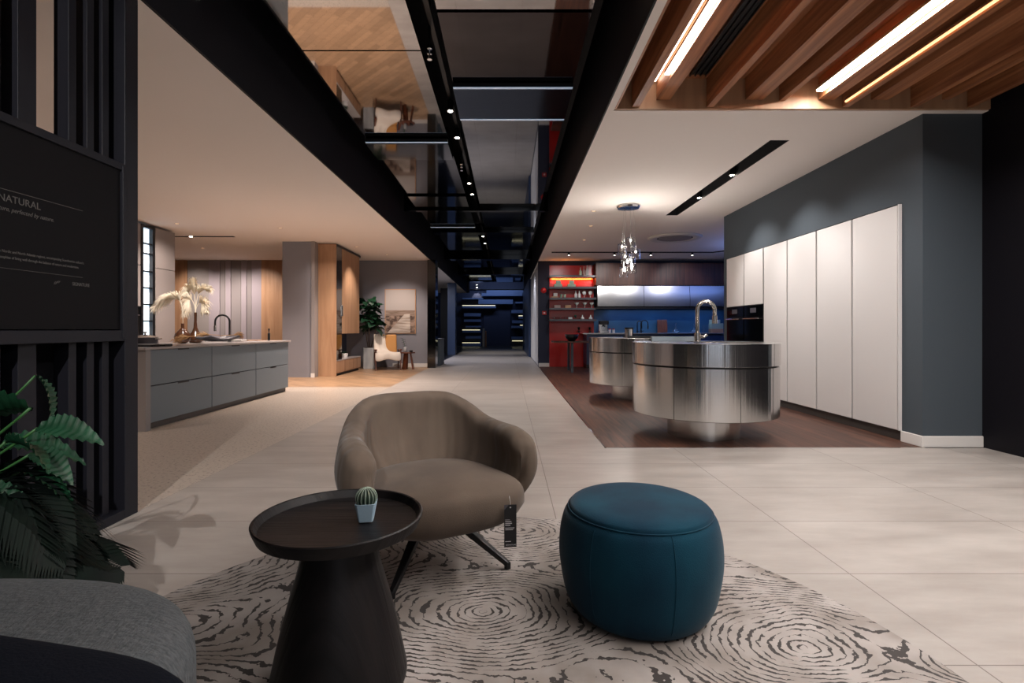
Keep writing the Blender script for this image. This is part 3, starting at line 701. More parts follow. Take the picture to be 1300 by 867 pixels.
# island objects
def faucet(name, lb, loc, h, reach, r, m, rz, tip=None):
    t = thing(name, lb, 'tap', loc, rz)
    MB().lathe([(0,0),(r*2.2,0),(r*2.2,.006),(r*1.6,.012),(r*1.6,.22*h),(r*1.2,.23*h),(0,.23*h)], 20).build('base', M[m], t, smooth=True, auto=.6)
    pts = [(0,0,.1*h),(0,0,h-reach/2)]+[(reach/2-reach/2*math.cos(a), 0, h-reach/2+reach/2*math.sin(a)) for a in [PI*i/12 for i in range(1, 13)]]+[(reach,0,h-reach/2-.07)]
    MB().tube(pts, r, 12).build('spout', M[m], t, smooth=True)
    MB().tube([(reach,0,h-reach/2-.06),(reach,0,h-reach/2-.14)], r*1.35, 12).build('spray_head', M[tip or m], t, smooth=True, auto=.8)
    MB().tube([(r,0,.13*h),(r*3.5,0,.13*h),(r*5,0,.13*h+.02)], r*.8, 10).build('lever', M[m], t, smooth=True)
    return t
faucet('kitchen_tap', 'matt black high-arc kitchen tap on the left grey island', (-4.15, 7.65, WZ), .40, .20, .0135, 'blk', PI+.15, 'brushed_nickel')
def vase(lb, loc, prof, m='brownglaze'):
    o = MB().lathe(prof, 32).build('vase', M[m], smooth=True); o.location = loc; return tag(o, lb, 'vase')
vase('short round brown glazed bottle vase on the left island', (-4.28, 6.75, WZ), [(0,0),(.04,0),(.085,.035),(.098,.085),(.085,.13),(.045,.175),(.02,.205),(.017,.25),(.021,.265),(.013,.265),(.012,.2),(0,.19)])
vase('tall narrow-necked brown vase holding the pampas on the left island', (-4.3, 7.06, WZ), [(0,0),(.06,0),(.10,.03),(.105,.06),(.085,.1),(.045,.15),(.023,.21),(.017,.30),(.017,.41),(.02,.42),(.012,.42),(.012,.3),(0,.28)])
def plume(lb, base, path, m='plume', size=1, grp='pampas plumes on the left island', n=120):
    t = thing('pampas_plume', lb, 'dried grass', base, 0, grp)
    P = catmull(path, 10)
    MB().tube(P, .004, 6).build('stalk', M[m], t)
    mb = MB(); k0 = int(len(P)*.55)
    for i in range(n):
        s = random.random(); k = k0+s*(len(P)-1-k0); a = int(k); f = k-a
        p = P[a].lerp(P[min(a+1, len(P)-1)], f); d = (P[min(a+1, len(P)-1)]-P[max(a-1, 0)]).normalized()
        side = Vector((random.gauss(0,1), random.gauss(0,1), random.gauss(0,1))); side = (side-d*side.dot(d)).normalized()
        ln = size*(.055+.06*random.random())*(1.15-.5*s)
        q = p+d*ln*.75+side*ln*.55; r = q+d*ln*.35+side*ln*.3+Vector((0,0,-ln*.45)); w = d.cross(side)*.0035*size*(.7+random.random())
        w2 = w*.8
        v = [mb.bm.verts.new(x) for x in (p-w, p+w, q+w2, q-w2, r)]
        mb.bm.faces.new(v[:4]); mb.bm.faces.new((v[3], v[2], v[4]))
    mb.build('plume', M[m], t)
B1 = (-4.3, 7.06, WZ+.30)
for lb, e in [('upright tall cream pampas plume in the tall brown vase', [(0,0,0),(.0,0,.2),(-.02,0,.42),(-.05,.02,.56)]),
              ('cream pampas plume leaning right from the tall brown vase', [(0,0,0),(.01,0,.22),(.06,0,.42),(.17,0,.45)]),
              ('cream pampas plume curling down at right of the tall vase', [(0,0,0),(.01,0,.17),(.07,0,.26),(.13,-.01,.16)]),
              ('cream pampas plume hanging left low of the tall vase', [(0,0,0),(-.01,0,.2),(-.07,0,.30),(-.13,0,.12)]),
              ('cream pampas plume bending over just above the others', [(0,0,0),(0,0,.25),(-.05,.02,.44),(-.14,.02,.40)])]:
    plume(lb, B1, e, n=420)
B2 = (-4.28, 6.75, WZ+.18)
plume('cream pampas plume arching far left from the round vase', B2, [(0,0,0),(-.0,0,.25),(-.06,0,.42),(-.28,0,.37)], n=480)
plume('cream pampas plume arching left and lower from the round vase', B2, [(0,0,0),(-.0,0,.2),(-.04,0,.38),(-.17,-.03,.42),(-.33,-.04,.30)], n=480)
t = MB(); rows = []
for j in range(7):
    v = j/6*2-1
    rows.append([(u*.36*(1-.35*v*v), v*.11, .045*(u*u)+.03*v*v+.02) for u in [i/14*2-1 for i in range(15)]])
t.grid(rows); o = t.build('leaf_tray', M['potsteel'], smooth=True); o.location = (-3.93, 6.98, WZ+.001); o.rotation_euler = (0, 0, 1.3)
md = o.modifiers.new('s', 'SOLIDIFY'); md.thickness = .018; tag(o, 'long dark curved tray on the left island', 'tray')
for lb, loc, pth in [('brown dried plume lying on the tray, pointing left', (-3.93, 6.75, WZ+.06), [(0,0,.02),(-.1,-.06,.035),(-.2,-.16,.03),(-.27,-.28,-.01)]),
                     ('brown dried plume lying across the middle of the tray', (-3.95, 6.9, WZ+.07), [(.05,.05,.03),(.05,0,.04),(-.08,-.02,.045),(-.16,-.06,.04)]),
                     ('small brown dried plume at the tray end near the tap', (-3.9, 7.15, WZ+.07), [(-.05,-.1,.03),(0,0,.035),(.06,.08,.04),(.1,.14,.04)])]:
    plume(lb, loc, pth, 'plumeb', .8, 'brown plumes lying on the tray', 110)
t = thing('cooking_pot', 'low dark cooking pot with glass lid at the near end of the left island', 'pot', (-4.35, 6.15, WZ))
MB().lathe([(0,0),(.115,0),(.13,.015),(.132,.085),(.126,.085),(.12,.012),(0,.01)], 36).build('body', M['potsteel'], t, smooth=True, auto=.7)
MB().lathe([(0,.12),(.06,.113),(.12,.095),(.134,.086),(.134,.092),(.12,.10),(.06,.118),(0,.125)], 36).build('lid', M['chrome'], t, smooth=True)
MB().lathe([(0,.12),(.008,.12),(.01,.14),(.024,.146),(.02,.158),(0,.16)], 16).build('knob', M['chrome'], t, smooth=True)
for sx in (-1, 1): MB().tube([(sx*.13,-.04,.07),(sx*.175,-.03,.075),(sx*.175,.03,.075),(sx*.13,.04,.07)], .007, 8).build('handle', M['chrome'], t, smooth=True)
t = thing('serving_board', 'flat black griddle plate on the near end of the left island', 'board', (-4.1, 5.65, WZ))
MB().box(-.3, .3, -.17, .17, 0, .025).build('plate', M['blk'], t, bevel=.008); MB().box(.3, .36, -.05, .05, .008, .02).build('handle', M['blk'], t, bevel=.003)
t = thing('black_kettle', 'small dark kettle with long handle behind the black griddle', 'kettle', (-4.62+.2, 5.9, WZ))
MB().lathe([(0,0),(.06,0),(.065,.05),(.045,.1),(0,.11)], 20).build('body', M['blk'], t, smooth=True, auto=.8); MB().tube([(0,0,.1),(.0,0,.17)], .006, 8).build('knob', M['blk'], t)
MB().tube([(-.05,0,.07),(-.12,0,.1),(-.2,0,.12)], .008, 8).build('handle', M['blk'], t)
t = thing('open_book', 'open white book lying behind the tray on the left island', 'book', (-4.38, 8.0, WZ), .2)
MB().box(-.25, 0, -.14, .14, 0, .03).build('page_block', M['pale'], t, bevel=.006); MB().box(.002, .25, -.14, .14, 0, .026).build('page_block', M['pale'], t, bevel=.006)
MB().box(-.26, .26, -.15, .15, -.0, .004).build('cover', M['dark'], t)
t = thing('soap_bottle', 'slim dark dispenser at the far end of the left island', 'dispenser', (-3.98, 8.55, WZ))
MB().lathe([(0,0),(.02,0),(.02,.12),(.008,.13),(.008,.17),(.014,.17),(.014,.2),(0,.2)], 16).build('body', M['blk'], t, smooth=True, auto=.7)
o = MB().box(-.14, .14, -.08, .08, 0, .012).build('cutting_board', M['oakv'], bevel=.004); setpos(o, (-4.25, 8.5, WZ)); tag(o, 'thin wooden board at the far end of the left island', 'board')

# ---------------------------------------------------------------- right kitchen: tall white cabinets
YB = [4.82, 5.47, 6.10, 6.735, 7.36, 7.97, 8.6]
LB = ['white full-height cabinet nearest the slate pillar', 'white full-height cabinet, second from the slate pillar', 'white full-height cabinet, third from the slate pillar, most brightly lit',
      'white full-height cabinet directly beside the oven column', 'white oven cabinet, nearer of the two', 'white oven cabinet, farther of the two']
for i, (a, b) in enumerate(zip(YB, YB[1:])):
    t = thing('tall_cabinet', LB[i], 'cabinet', (3.68, (a+b)/2, 0), 0, 'white tall kitchen cabinets'); h = (b-a)/2
    MB().box(.021, .62, -h+.002, h-.002, .1, 2.225).build('body', M['gap'], t)
    if i < 4: MB().box(0, .02, -h+.014, h-.014, .10, 2.22).build('door', M['cabwhite'], t, bevel=.002)
    else:
        MB().box(0, .02, -h+.014, h-.014, 1.42, 2.22).build('door', M['cabwhite'], t, bevel=.002)
        MB().box(0, .02, -h+.014, h-.014, .10, .83).build('door', M['cabwhite'], t, bevel=.002)
        ov = thing('built_in_oven', ['black built-in oven in the nearer white oven cabinet', 'black built-in oven in the farther white oven cabinet'][i-4], 'oven', (3.68, (a+b)/2, .84), 0, 'ovens in the white cabinets')
        MB().box(0, .02, -h+.015, h-.015, .02, .40).build('door', M['bglass'], ov, bevel=.002)
        MB().box(0, .02, -h+.015, h-.015, .405, .57).build('control_panel', M['bglass'], ov, bevel=.002)
        MB().tube([(-.04, -h+.07, .37), (-.04, h-.07, .37)], .009, 10).tube([(-.04, -h+.09, .37), (0, -h+.09, .37)], .006, 8).tube([(-.04, h-.09, .37), (0, h-.09, .37)], .006, 8).build('handle', M['chrome'], ov)
        MB().box(-.003, 0, -.09, .09, .46, .53).build('display', M['potsteel'], ov)
        MB().box(-.002, .02, -h+.015, h-.015, -.008, .018).build('lower_trim', M['chrome'], ov)
tag(MB().box(3.672, 4.2, 4.802, 4.815, .10, 2.225).build('cabinet_side_panel', M['cabwhite']), 'thin white side panel closing the row of tall cabinets', 'panel')
struct('trim_61', MB().box(3.72, 4.3, 4.80, 8.61, 0, .098), M['plinth'])

# steel round islands
def steel_island(lb, loc, rz):
    t = thing('round_steel_island', lb, 'kitchen island', loc, rz, 'round steel kitchen islands')
    R = .69
    MB().lathe([(0,0),(.34,0),(.34,.235),(0,.235)], 72).build('pedestal', M['steelp'], t, smooth=True, auto=.6)
    MB().lathe([(0,.23),(R-.02,.23),(R-.006,.236),(R-.006,.70),(R-.02,.704),(0,.704)], 96).build('drum', M['steel'], t, smooth=True, auto=.6)
    MB().lathe([(0,.704),(R-.03,.704),(R-.03,.715),(0,.715)], 72).build('shadow_gap', M['blk'], t)
    MB().lathe([(0,.715),(R-.004,.715),(R,.718),(R,.918),(R-.005,.922),(0,.922)], 96).build('worktop', M['steel'], t, smooth=True, auto=.6)
    for a in (-2.3, -1.47, -.9, -.2, .9, 2.0):
        x, y = (R-.0055)*math.cos(a), (R-.0055)*math.sin(a); tx, ty = -math.sin(a)*.002, math.cos(a)*.002
        MB().quad([(x-tx, y-ty, .236), (x+tx, y+ty, .236), (x+tx, y+ty, .70), (x-tx, y-ty, .70)]).build('door_gap', M['blk'], t)
    return t
steel_island('large round brushed steel island with a tap, nearest the tiled floor', (1.96, 5.13, 0), 0)
steel_island('round brushed steel island behind the nearer one, under the glass pendant', (1.96, 7.92, 0), .5)
o = faucet('kitchen_tap', 'brushed steel high-arc tap on the nearer round steel island', (1.93, 5.2, .922), .41, .17, .019, 'brushed_nickel', -.1)
t = thing('sink', 'steel sink recess cover on the nearer round island', 'sink', (2.1, 5.0, .922)); MB().box(-.28, .28, -.18, .2, 0, .006).build('rim', M['chrome'], t, bevel=.002); MB().box(-.25, .25, -.15, .17, .006, .008).build('basin', M['gap'], t)
t = thing('glass_ledge', 'pale raised bar ledge behind the tap on the steel island', 'ledge', (1.7, 5.55, .922)); MB().box(-.14, .35, -.03, .03, .0, .05).build('bar', M['cabgrey'], t, bevel=.004)
t = thing('canister', 'steel canister with black lid on the rear steel island', 'canister', (1.83, 7.7, .922))
MB().cyl((0,0), .062, 0, .13, 28).build('body', M['steel'], t, smooth=True, auto=.6); MB().cyl((0,0), .067, .13, .155, 28).build('lid', M['blk'], t, smooth=True, auto=.6)
t = thing('black_tray', 'flat black tray on the rear steel island', 'tray', (2.1, 7.6, .922)); MB().box(-.35, .25, -.14, .14, 0, .012).build('base', M['blk'], t, bevel=.004); MB().box(-.35, .25, -.14, -.13, .012, .03).box(-.35, .25, .13, .14, .012, .03).build('rim', M['blk'], t)

# pendant cluster
t = thing('glass_pendant_cluster', 'cluster of small clear glass cylinder pendants under a chrome ceiling plate', 'pendant lamp', (1.88, 7.95, CZ))
MB().lathe([(0,0),(.17,0),(.18,-.02),(.165,-.045),(0,-.05)], 40).build('canopy', M['chrome'], t, smooth=True, auto=.7)
for x, y, z in [(.03,-.02,-.53),(-.09,.03,-.62),(.12,.02,-.70),(-.06,-.05,-.78),(.05,.05,-.82),(-.07,.02,-.98),(.04,-.04,-.93)]:
    MB().tube([(x*.7, y*.7, -.04), (x, y, z+.06)], .0022, 6).build('cord', M['chrome'], t)
    MB().cyl((x, y), .014, z+.02, z+.075, 16).build('socket', M['chrome'], t, smooth=True, auto=.6)
    MB().lathe([(.063, z-.13),(.067, z-.13),(.067, z+.025),(.01, z+.03),(.01,z+.024),(.063, z+.019)], 28, (x, y, 0), closed=True).build('glass_shade', M['glass'], t, smooth=True, auto=.6)
    MB().ball((x, y, z-.012), .016, seg=12).build('bulb', M['dot_em'], t, smooth=True)
# round air diffuser
t = thing('round_air_diffuser', 'large round ceiling air diffuser with perforated centre', 'air vent', (3.5, 10.7, CZ))
MB().lathe([(.36,-.0),(.55,-.0),(.5,-.035),(.38,-.03),(.36,-.01)], 64).build('ring', M['white'], t, smooth=True)
MB().lathe([(.33,-.012),(.37,-.012),(.37,-.004),(.33,-.004)], 64, closed=True).build('gap_ring', M['black'], t)
MB().lathe([(0,-.05),(.2,-.045),(.33,-.03),(.33,-.015),(0,-.015)], 64).build('perforated_plate', M['cabgreyL'], t, smooth=True, auto=.7)
# thin ceiling track
t = thing('ceiling_track', 'thin black track across the ceiling in front of the kitchen wall', 'track', (0, 12.7, CZ-.025))
MB().box(1.1, 5.1, -.02, .02, 0, .025).build('rail', M['blk'], t)
o = MB().bar((5.1, 0, .0125), (5.7, -.75, .0125), .04, .025).build('rail_return', M['blk'], t)
s0 = None
for x, lb in ((1.53, 'leftmost small spotlight on the thin kitchen ceiling track'), (2.66, 'second small spotlight from left on the thin kitchen track'), (3.56, 'third small spotlight from left on the thin kitchen track'), (4.59, 'rightmost small spotlight on the thin kitchen ceiling track')):
    if s0 is None:
        s0 = thing('spotlight', lb, 'spotlight', (x, 12.7, CZ-.025), 0, 'spotlights on the thin kitchen track')
        MB().cyl((0,0), .03, -.06, 0, 16).build('body', M['blk'], s0, smooth=True, auto=.6); MB().cyl((0,0), .022, -.063, -.058, 16).build('lens', M['white_em'], s0)
    else: c = link_copy(s0); c.location.x = x; c['label'] = lb
for (x, y), lb in zip([(2.83, 6.45), (2.83, 7.55)], ['nearer small spotlight in the black ceiling slot over the steel islands', 'farther small spotlight in the black ceiling slot over the steel islands']):
    t = thing('spotlight', lb, 'spotlight', (x, y, CZ+.02), 0, 'spotlights in the black ceiling slot')
    MB().cyl((0,0), .033, -.0, .105, 20).build('body', M['blk'], t, smooth=True, auto=.6); MB().cyl((0,0), .026, -.004, 0, 20).build('lens', M['dot_em'], t)
t = thing('spotlight', 'small spotlight in the black slot of the left kitchen ceiling', 'spotlight', (-6.55, 10.6, CZ+.0))
MB().cyl((0,0), .035, 0, .12, 20).build('body', M['blk'], t, smooth=True, auto=.6); MB().cyl((0,0), .03, -.004, 0, 20).build('lens', M['dot_em'], t)
# recessed downlights
DL = [(-6.0, 9.3, 'left kitchen ceiling, above the tall cabinets'), (-7.2, 12.1, 'left kitchen ceiling, nearest the oak wall panel'), (-4.3, 9.7, 'left ceiling above the far end of the island'), (-3.5, 11.9, 'left ceiling in front of the oak cabinet'),
      (-3.1, 13.2, 'left ceiling above the mustard easy chair'), (-5.3, 12.6, 'left ceiling behind the grey column'), (1.55, 9.5, 'right ceiling beyond the pendant, left one'), (1.4, 8.3, 'right ceiling at the left of the pendant plate'), (1.65, 11.0, 'right ceiling above the red shelving'), (4.6, 9.6, 'right ceiling beyond the round diffuser')]
for x, y, w_ in DL:
    t = thing('downlight', 'small recessed white downlight in the '+w_, 'downlight', (x, y, CZ)); MB().lathe([(.028,-.001),(.045,-.001),(.045,-.006),(.028,-.004)], 24, closed=True).build('ring', M['white'], t); MB().cyl((0,0), .027, -.003, -.0005, 20).build('lens', M['warm_em'], t)

# red shelving wall
K = .02185
def wx(px): return (px-644)*K
def wz(py): return 1.05+(418-py)*K
tag(MB().box(wx(698), wx(755), 14.36, 14.4, .0, wz(336)).build('red_wall_panel', M['red'], bevel=.002), 'glossy red lacquered wall panel behind the shelves', 'wall panel')
SH = [(350.5,'highest'),(364.8,'second highest'),(378.6,'middle'),(391.6,'second lowest'),(405.8,'lowest')]
for py, w_ in SH:
    t = thing('wall_shelf', 'thin black shelf on the red panel, '+w_+' of five', 'shelf', (wx(698), 14.36, wz(py)), 0, 'black shelves on the red panel')
    MB().box(-.02, wx(756)-wx(698), -.28, -.0, -.04, 0).build('board', M['blk'], t, bevel=.003)
    MB().box(-.02, wx(756)-wx(698), -.285, -.28, -.045, .012).build('edge_rail', M['potsteel'], t)
glow_line('glow_strip', 'orange glow strip above the second shelf of the red panel', wx(699), wx(754), 14.33, 14.355, wz(352)-.035, wz(352)-.015, M['orange_em'])
glow_line('glow_strip', 'orange glow strip above the highest shelf of the red panel', wx(700), wx(735), 14.33, 14.355, wz(349)-.02, wz(349)-.0, M['orange_em'])
SY = 14.22
def put(mb, name, m, lb, cat, px, py, grp=None, y=SY, **k):
    o = mb.build(name, M[m] if isinstance(m, str) else m, smooth=True, auto=.6, **k); o.location = (wx(px), y, wz(py)+.001); tag(o, lb, cat, grp); return o
def bottle_mb(h, r): return MB().lathe([(0,0),(r,0),(r,h*.5),(r*.8,h*.6),(r*.35,h*.75),(r*.3,h),(0,h)], 20)
for px, h, m, lb in ((737,.24,'mint','green-grey bottle, left of three on the highest red shelf'),(741.5,.27,'pinkish','pink-beige bottle, middle of three on the highest red shelf'),(745.5,.30,'pale','tall pale bottle, right of three on the highest red shelf')):
    put(bottle_mb(h, .04), 'bottle', m, lb, 'bottle', px, 350.5, 'bottles on the highest red shelf')
for px, s in ((708.5,'left'),(725.5,'right')):
    put(MB().box(-.11,.11,-.07,.07,0,.09), 'gift_box', 'mint', 'wide mint box at the bottom of the %s pile on the second red shelf' % s, 'box', px, 364.8, 'mint boxes', bevel=.004)
    put(MB().box(-.065,.065,-.05,.05,.092,.19), 'gift_box', 'mint', 'small mint box on top of the %s pile on the second red shelf' % s, 'box', px+.2, 364.8, 'mint boxes', bevel=.004)
put(MB().box(-.1,.09,-.07,.07,0,.05), 'wooden_box', 'tanbox', 'flat tan box at the left of the middle red shelf', 'box', 704.5, 378.6, bevel=.003)
put(MB().box(-.05,.06,-.06,.06,.052,.14), 'white_box', 'pale', 'white box resting on the flat tan box on the middle red shelf', 'box', 704.8, 378.6, bevel=.003)
for px, lb in ((712.5,'left'),(717,'right')):
    put(MB().lathe([(0,0),(.03,0),(.038,.11),(.032,.11),(.026,.01),(0,.01)], 20), 'cup', 'mint', '%s mint cup of the pair on the middle red shelf' % lb, 'cup', px, 378.6, 'mint cups')
for px, lb in ((731,'left'),(735.5,'right')):
    put(bottle_mb(.21,.04), 'bottle', 'pale', '%s white bottle of the pair on the middle red shelf' % lb, 'bottle', px, 378.6, 'white bottles on the middle red shelf')
for px, lb in ((741.8,'left'),(749.5,'right')):
    put(MB().lathe([(0,0),(.035,0),(.03,.01),(.007,.02),(.007,.08),(.04,.1),(.055,.145),(.04,.19),(0,.2)], 20), 'white_goblet', 'pale', '%s round-headed white goblet on the middle red shelf' % lb, 'goblet', px, 378.6, 'white goblets')
put(MB().box(-.085,.085,-.05,.05,0,.09), 'wooden_box', 'pinkish', 'pale wooden box, left one on the second lowest red shelf', 'box', 707.5, 391.6, bevel=.004)
put(MB().box(-.085,.085,-.05,.05,0,.09), 'wooden_box', 'tanbox', 'tan wooden box, right one on the second lowest red shelf', 'box', 721, 391.6, bevel=.004)
for px, lb in ((732.3,'left'),(742.5,'middle'),(751.3,'right')):
    put(MB().lathe([(0,0),(.035,0),(.03,.008),(.006,.015),(.006,.09),(.03,.105),(.055,.14),(.06,.16),(.0,.165)], 20), 'coupe_glass', 'pale', '%s white coupe of three on the second lowest red shelf' % lb, 'glass', px, 391.6, 'white coupes')
put(MB().box(-.055,.055,-.04,.04,0,.07), 'white_box', 'pale', 'small white box on the lowest red shelf', 'box', 724, 405.8, bevel=.004)
for px, lb in ((739.5,'left'),(750,'right')):
    put(MB().lathe([(0,0),(.045,0),(.048,.05),(.02,.08),(.012,.13),(0,.13)], 20), 'bottle', 'pale', '%s short white bottle on the lowest red shelf' % lb, 'bottle', px, 405.8, 'short white bottles')
for px, lb in ((703.5,'leftmost'),(711.5,'middle'),(718,'rightmost')):
    put(MB().lathe([(0,0),(.028,0),(.033,.08),(.03,.08),(.025,.006),(0,.006)], 20), 'drinking_glass', 'glass', '%s of three small clear glasses on the lowest red shelf' % lb, 'glass', px, 405.8, 'clear glasses')
put(MB().lathe([(0,0),(.03,0),(.005,.02),(.005,.05),(.035,.09),(.03,.13),(.0,.13)], 20), 'green_goblet', 'foliage', 'small dark green goblet on the lowest red shelf', 'goblet', 730.5, 405.8)

# counter run along the kitchen wall
CX0, CX1 = wx(737), 7.0
t = thing('blue_base_cabinets', 'dark blue base cabinets along the kitchen back wall', 'cabinet', (0, 13.75, 0))
MB().box(CX0+.1, CX1, 0, .64, .1, .915).build('body', M['bluecab'], t)
x = CX0+.12
while x < CX1-.3:
    MB().box(x, min(x+.88, CX1), -.02, 0, .11, .89).build('door', M['bluecab'], t, bevel=.004); x += .9
MB().box(CX0+.1, CX1, .06, .6, 0, .1).build('plinth', M['blk'], t)
tag(MB().box(CX0, CX1, 13.7, 14.4, .918, .95).build('worktop', M['steelup'], bevel=.002), 'thin steel worktop along the blue kitchen wall', 'worktop')
tag(MB().box(wx(755), CX1, 14.365, 14.385, .95, 1.62).build('splashback', M['blue']), 'mottled blue stone splashback below the steel wall cabinets', 'splashback')
xs = [wx(757), wx(815.5), wx(873), wx(930)]
for i, (a, b) in enumerate(zip(xs, xs[1:])):
    t = thing('steel_wall_cabinet', ['brightly lit left steel wall cabinet next to the red shelves', 'middle steel wall cabinet above the blue splashback', 'right steel wall cabinet nearest the ovens'][i], 'cabinet', (a, 14.05, 1.66), 0, 'steel wall cabinets')
    mb = MB(); w_ = b-a-.012
    prof = [(0,-.0),(-.05,.02),(-.06,.2),(-.03,.42),(.0,.58)]
    mb.grid([[(x_, y_, z_) for (y_, z_) in prof] for x_ in (0, w_)]); mb.build('door', M['steelup'], t, smooth=True, auto=.8)
    MB().box(0, w_, .0, .33, 0, .58).build('body', M['gap'], t)
tag(MB().box(wx(755), CX1, 14.0, 14.385, 2.26, 2.86).build('timber_bulkhead', M['walnutv']), 'dark walnut panelling above the steel wall cabinets', 'panelling')
struct('trim_62', MB().box(wx(755), CX1, 14.02, 14.38, 1.61, 1.655), M['blk'])
CY, CT = 13.95, .951
def putc(mb, name, m, lb, cat, px, y=CY, grp=None, **k):
    o = mb.build(name, M[m], smooth=True, auto=.6, **k); o.location = ((px-644)/650*y, y, CT); tag(o, lb, cat, grp); return o
t = thing('coffee_machine', 'chrome and black coffee machine at the left of the steel worktop', 'coffee machine', ((766-644)/650*CY, CY, CT))
MB().box(-.12,.12,.0,.16,0,.33).build('body', M['chrome'], t, bevel=.01); MB().box(-.12,.12,-.16,0,.23,.33).build('brew_head', M['blk'], t, bevel=.01); MB().box(-.12,.12,-.16,0,0,.05).build('drip_tray', M['chrome'], t, bevel=.005)
MB().tube([(0,-.08,.23),(0,-.08,.19),(0,-.2,.18)], .014, 10).build('portafilter', M['blk'], t)
for px, lb in ((774,'left'),(779,'right')): 
    t = thing('spice_jar', lb+' small pale jar beside the coffee machine', 'jar', ((px-644)/650*CY, CY, CT), 0, 'small jars by the coffee machine'); MB().cyl((0,0), .034, 0, .09, 18).build('body', M['pale'], t, smooth=True, auto=.6); MB().cyl((0,0), .035, .09, .115, 18).build('lid', M['alarm'], t, smooth=True, auto=.6)
faucet('kitchen_tap', 'left black arched tap on the steel worktop', ((809-644)/650*CY, CY, CT), .32, .12, .013, 'blk', 0)
faucet('kitchen_tap', 'right black arched tap on the steel worktop', ((812.5-644)/650*CY, CY-.1, CT), .34, .19, .014, 'blk', 0)
o = putc(MB().box(-.14,.14,-.015,.015,0,.37), 'chopping_board', 'chairwood', 'dark wooden chopping board leaning on the blue splashback', 'board', 841, 14.25, bevel=.012); o.rotation_euler = (-.12, 0, 0)
dec = [(0,0),(.09,0),(.1,.03),(.06,.08),(.02,.13),(.018,.25),(.024,.26),(.018,.255),(.014,.13),(.055,.075),(.09,.028),(0,.01)]
putc(MB().lathe(dec, 28), 'decanter', 'glass', 'clear glass decanter right of the chopping board', 'decanter', 858)
putc(MB().lathe(dec, 28), 'decanter', 'glass', 'clear glass decanter behind the steel tap', 'decanter', 881)
for px, lb in ((893.5,'left'),(899,'right')): putc(MB().lathe([(0,0),(.04,0),(.04,.22),(.036,.22),(.036,.01),(0,.01)], 24), 'tall_glass', 'glass', '%s tall clear glass beside the mint crate' % lb, 'glass', px, grp='tall glasses by the crate')
t = thing('herb_crate', 'mint and wooden herb crate at the right end of the steel worktop', 'crate', ((909-644)/650*CY, CY, CT))
MB().box(-.16,.16,-.1,.1,0,.11).build('drawer_box', M['tanbox'], t, bevel=.004); MB().box(-.16,.16,-.1,.1,.11,.26).build('tray', M['mint'], t, bevel=.004); MB().box(-.15,.15,.08,.1,.26,.36).build('back_board', M['mint'], t, bevel=.004)
for x in (-.07, .04): MB().cyl((x, -.02), .035, .26, .34, 16).build('jar', M['pale'], t, smooth=True, auto=.6)
lm = leaf_mesh('herb_leaf', .13, .03, .3, .2, M['foliage2'])
for px, lb in ((735,'left'),(749,'right')):
    t = thing('herb_pot', '%s small dark herb plant in front of the red panel' % lb, 'plant', ((px-644)/650*14.1, 14.1, CT), 0, 'small herb plants'); MB().cyl((0,0), .035, 0, .06, 16).build('pot', M['blk'], t, smooth=True, auto=.6)
    for i in range(10): add_leaf(lm, t, (0,0,.05), i*2.4, 1.1+.05*i)
# breakfast table with bowl
t = thing('breakfast_table', 'walnut table leaf with slim dark leg in front of the red panel', 'table', (1.62, 12.75, 0))
MB().box(-.5, .55, -.4, .4, .72, .755).build('tabletop', M['walnutv'], t, bevel=.004)
for x, y in ((-.05, -.35), (-.05, .35)): MB().box(x-.03, x+.03, y-.02, y+.02, 0, .72).build('leg', M['greywall'], t)
o = MB().lathe([(0,0),(.07,0),(.15,.08),(.175,.17),(.165,.17),(.14,.085),(.06,.015),(0,.015)], 36).build('bowl', M['blk'], smooth=True); o.location = (1.6, 12.7, .756); tag(o, 'large black bowl on the walnut breakfast table', 'bowl')
# alarms
o = MB().lathe([(0,0),(.08,0),(.075,.03),(.04,.05),(.02,.055),(0,.055)], 32).build('fire_bell', M['alarm'], smooth=True, auto=.7); o.location = (1.02, 14.4, 2.14); o.rotation_euler = (PI/2, 0, 0); tag(o, 'round red fire alarm bell on the dark wall beside the red panel', 'alarm')
t = thing('fire_call_point', 'small square red fire call point below the alarm bell', 'alarm', (1.04, 14.4, 1.51)); MB().box(-.06,.06,-.04,0,-.055,.055).build('housing', M['alarm'], t, bevel=.006); MB().box(-.025,.025,-.044,-.04,-.02,.02).build('button', M['pale'], t)

# ---------------------------------------------------------------- FOREGROUND
o = MB().lathe([(0,.0),(1.40,.0),(1.412,.004),(1.412,.009),(1.405,.012),(0,.012)], 160).build('rug', M['rug'], smooth=True, auto=.5); o.location = (-.05, 1.43, 0); tag(o, 'round beige rug with dark looping contour lines', 'rug')
RZ = .012
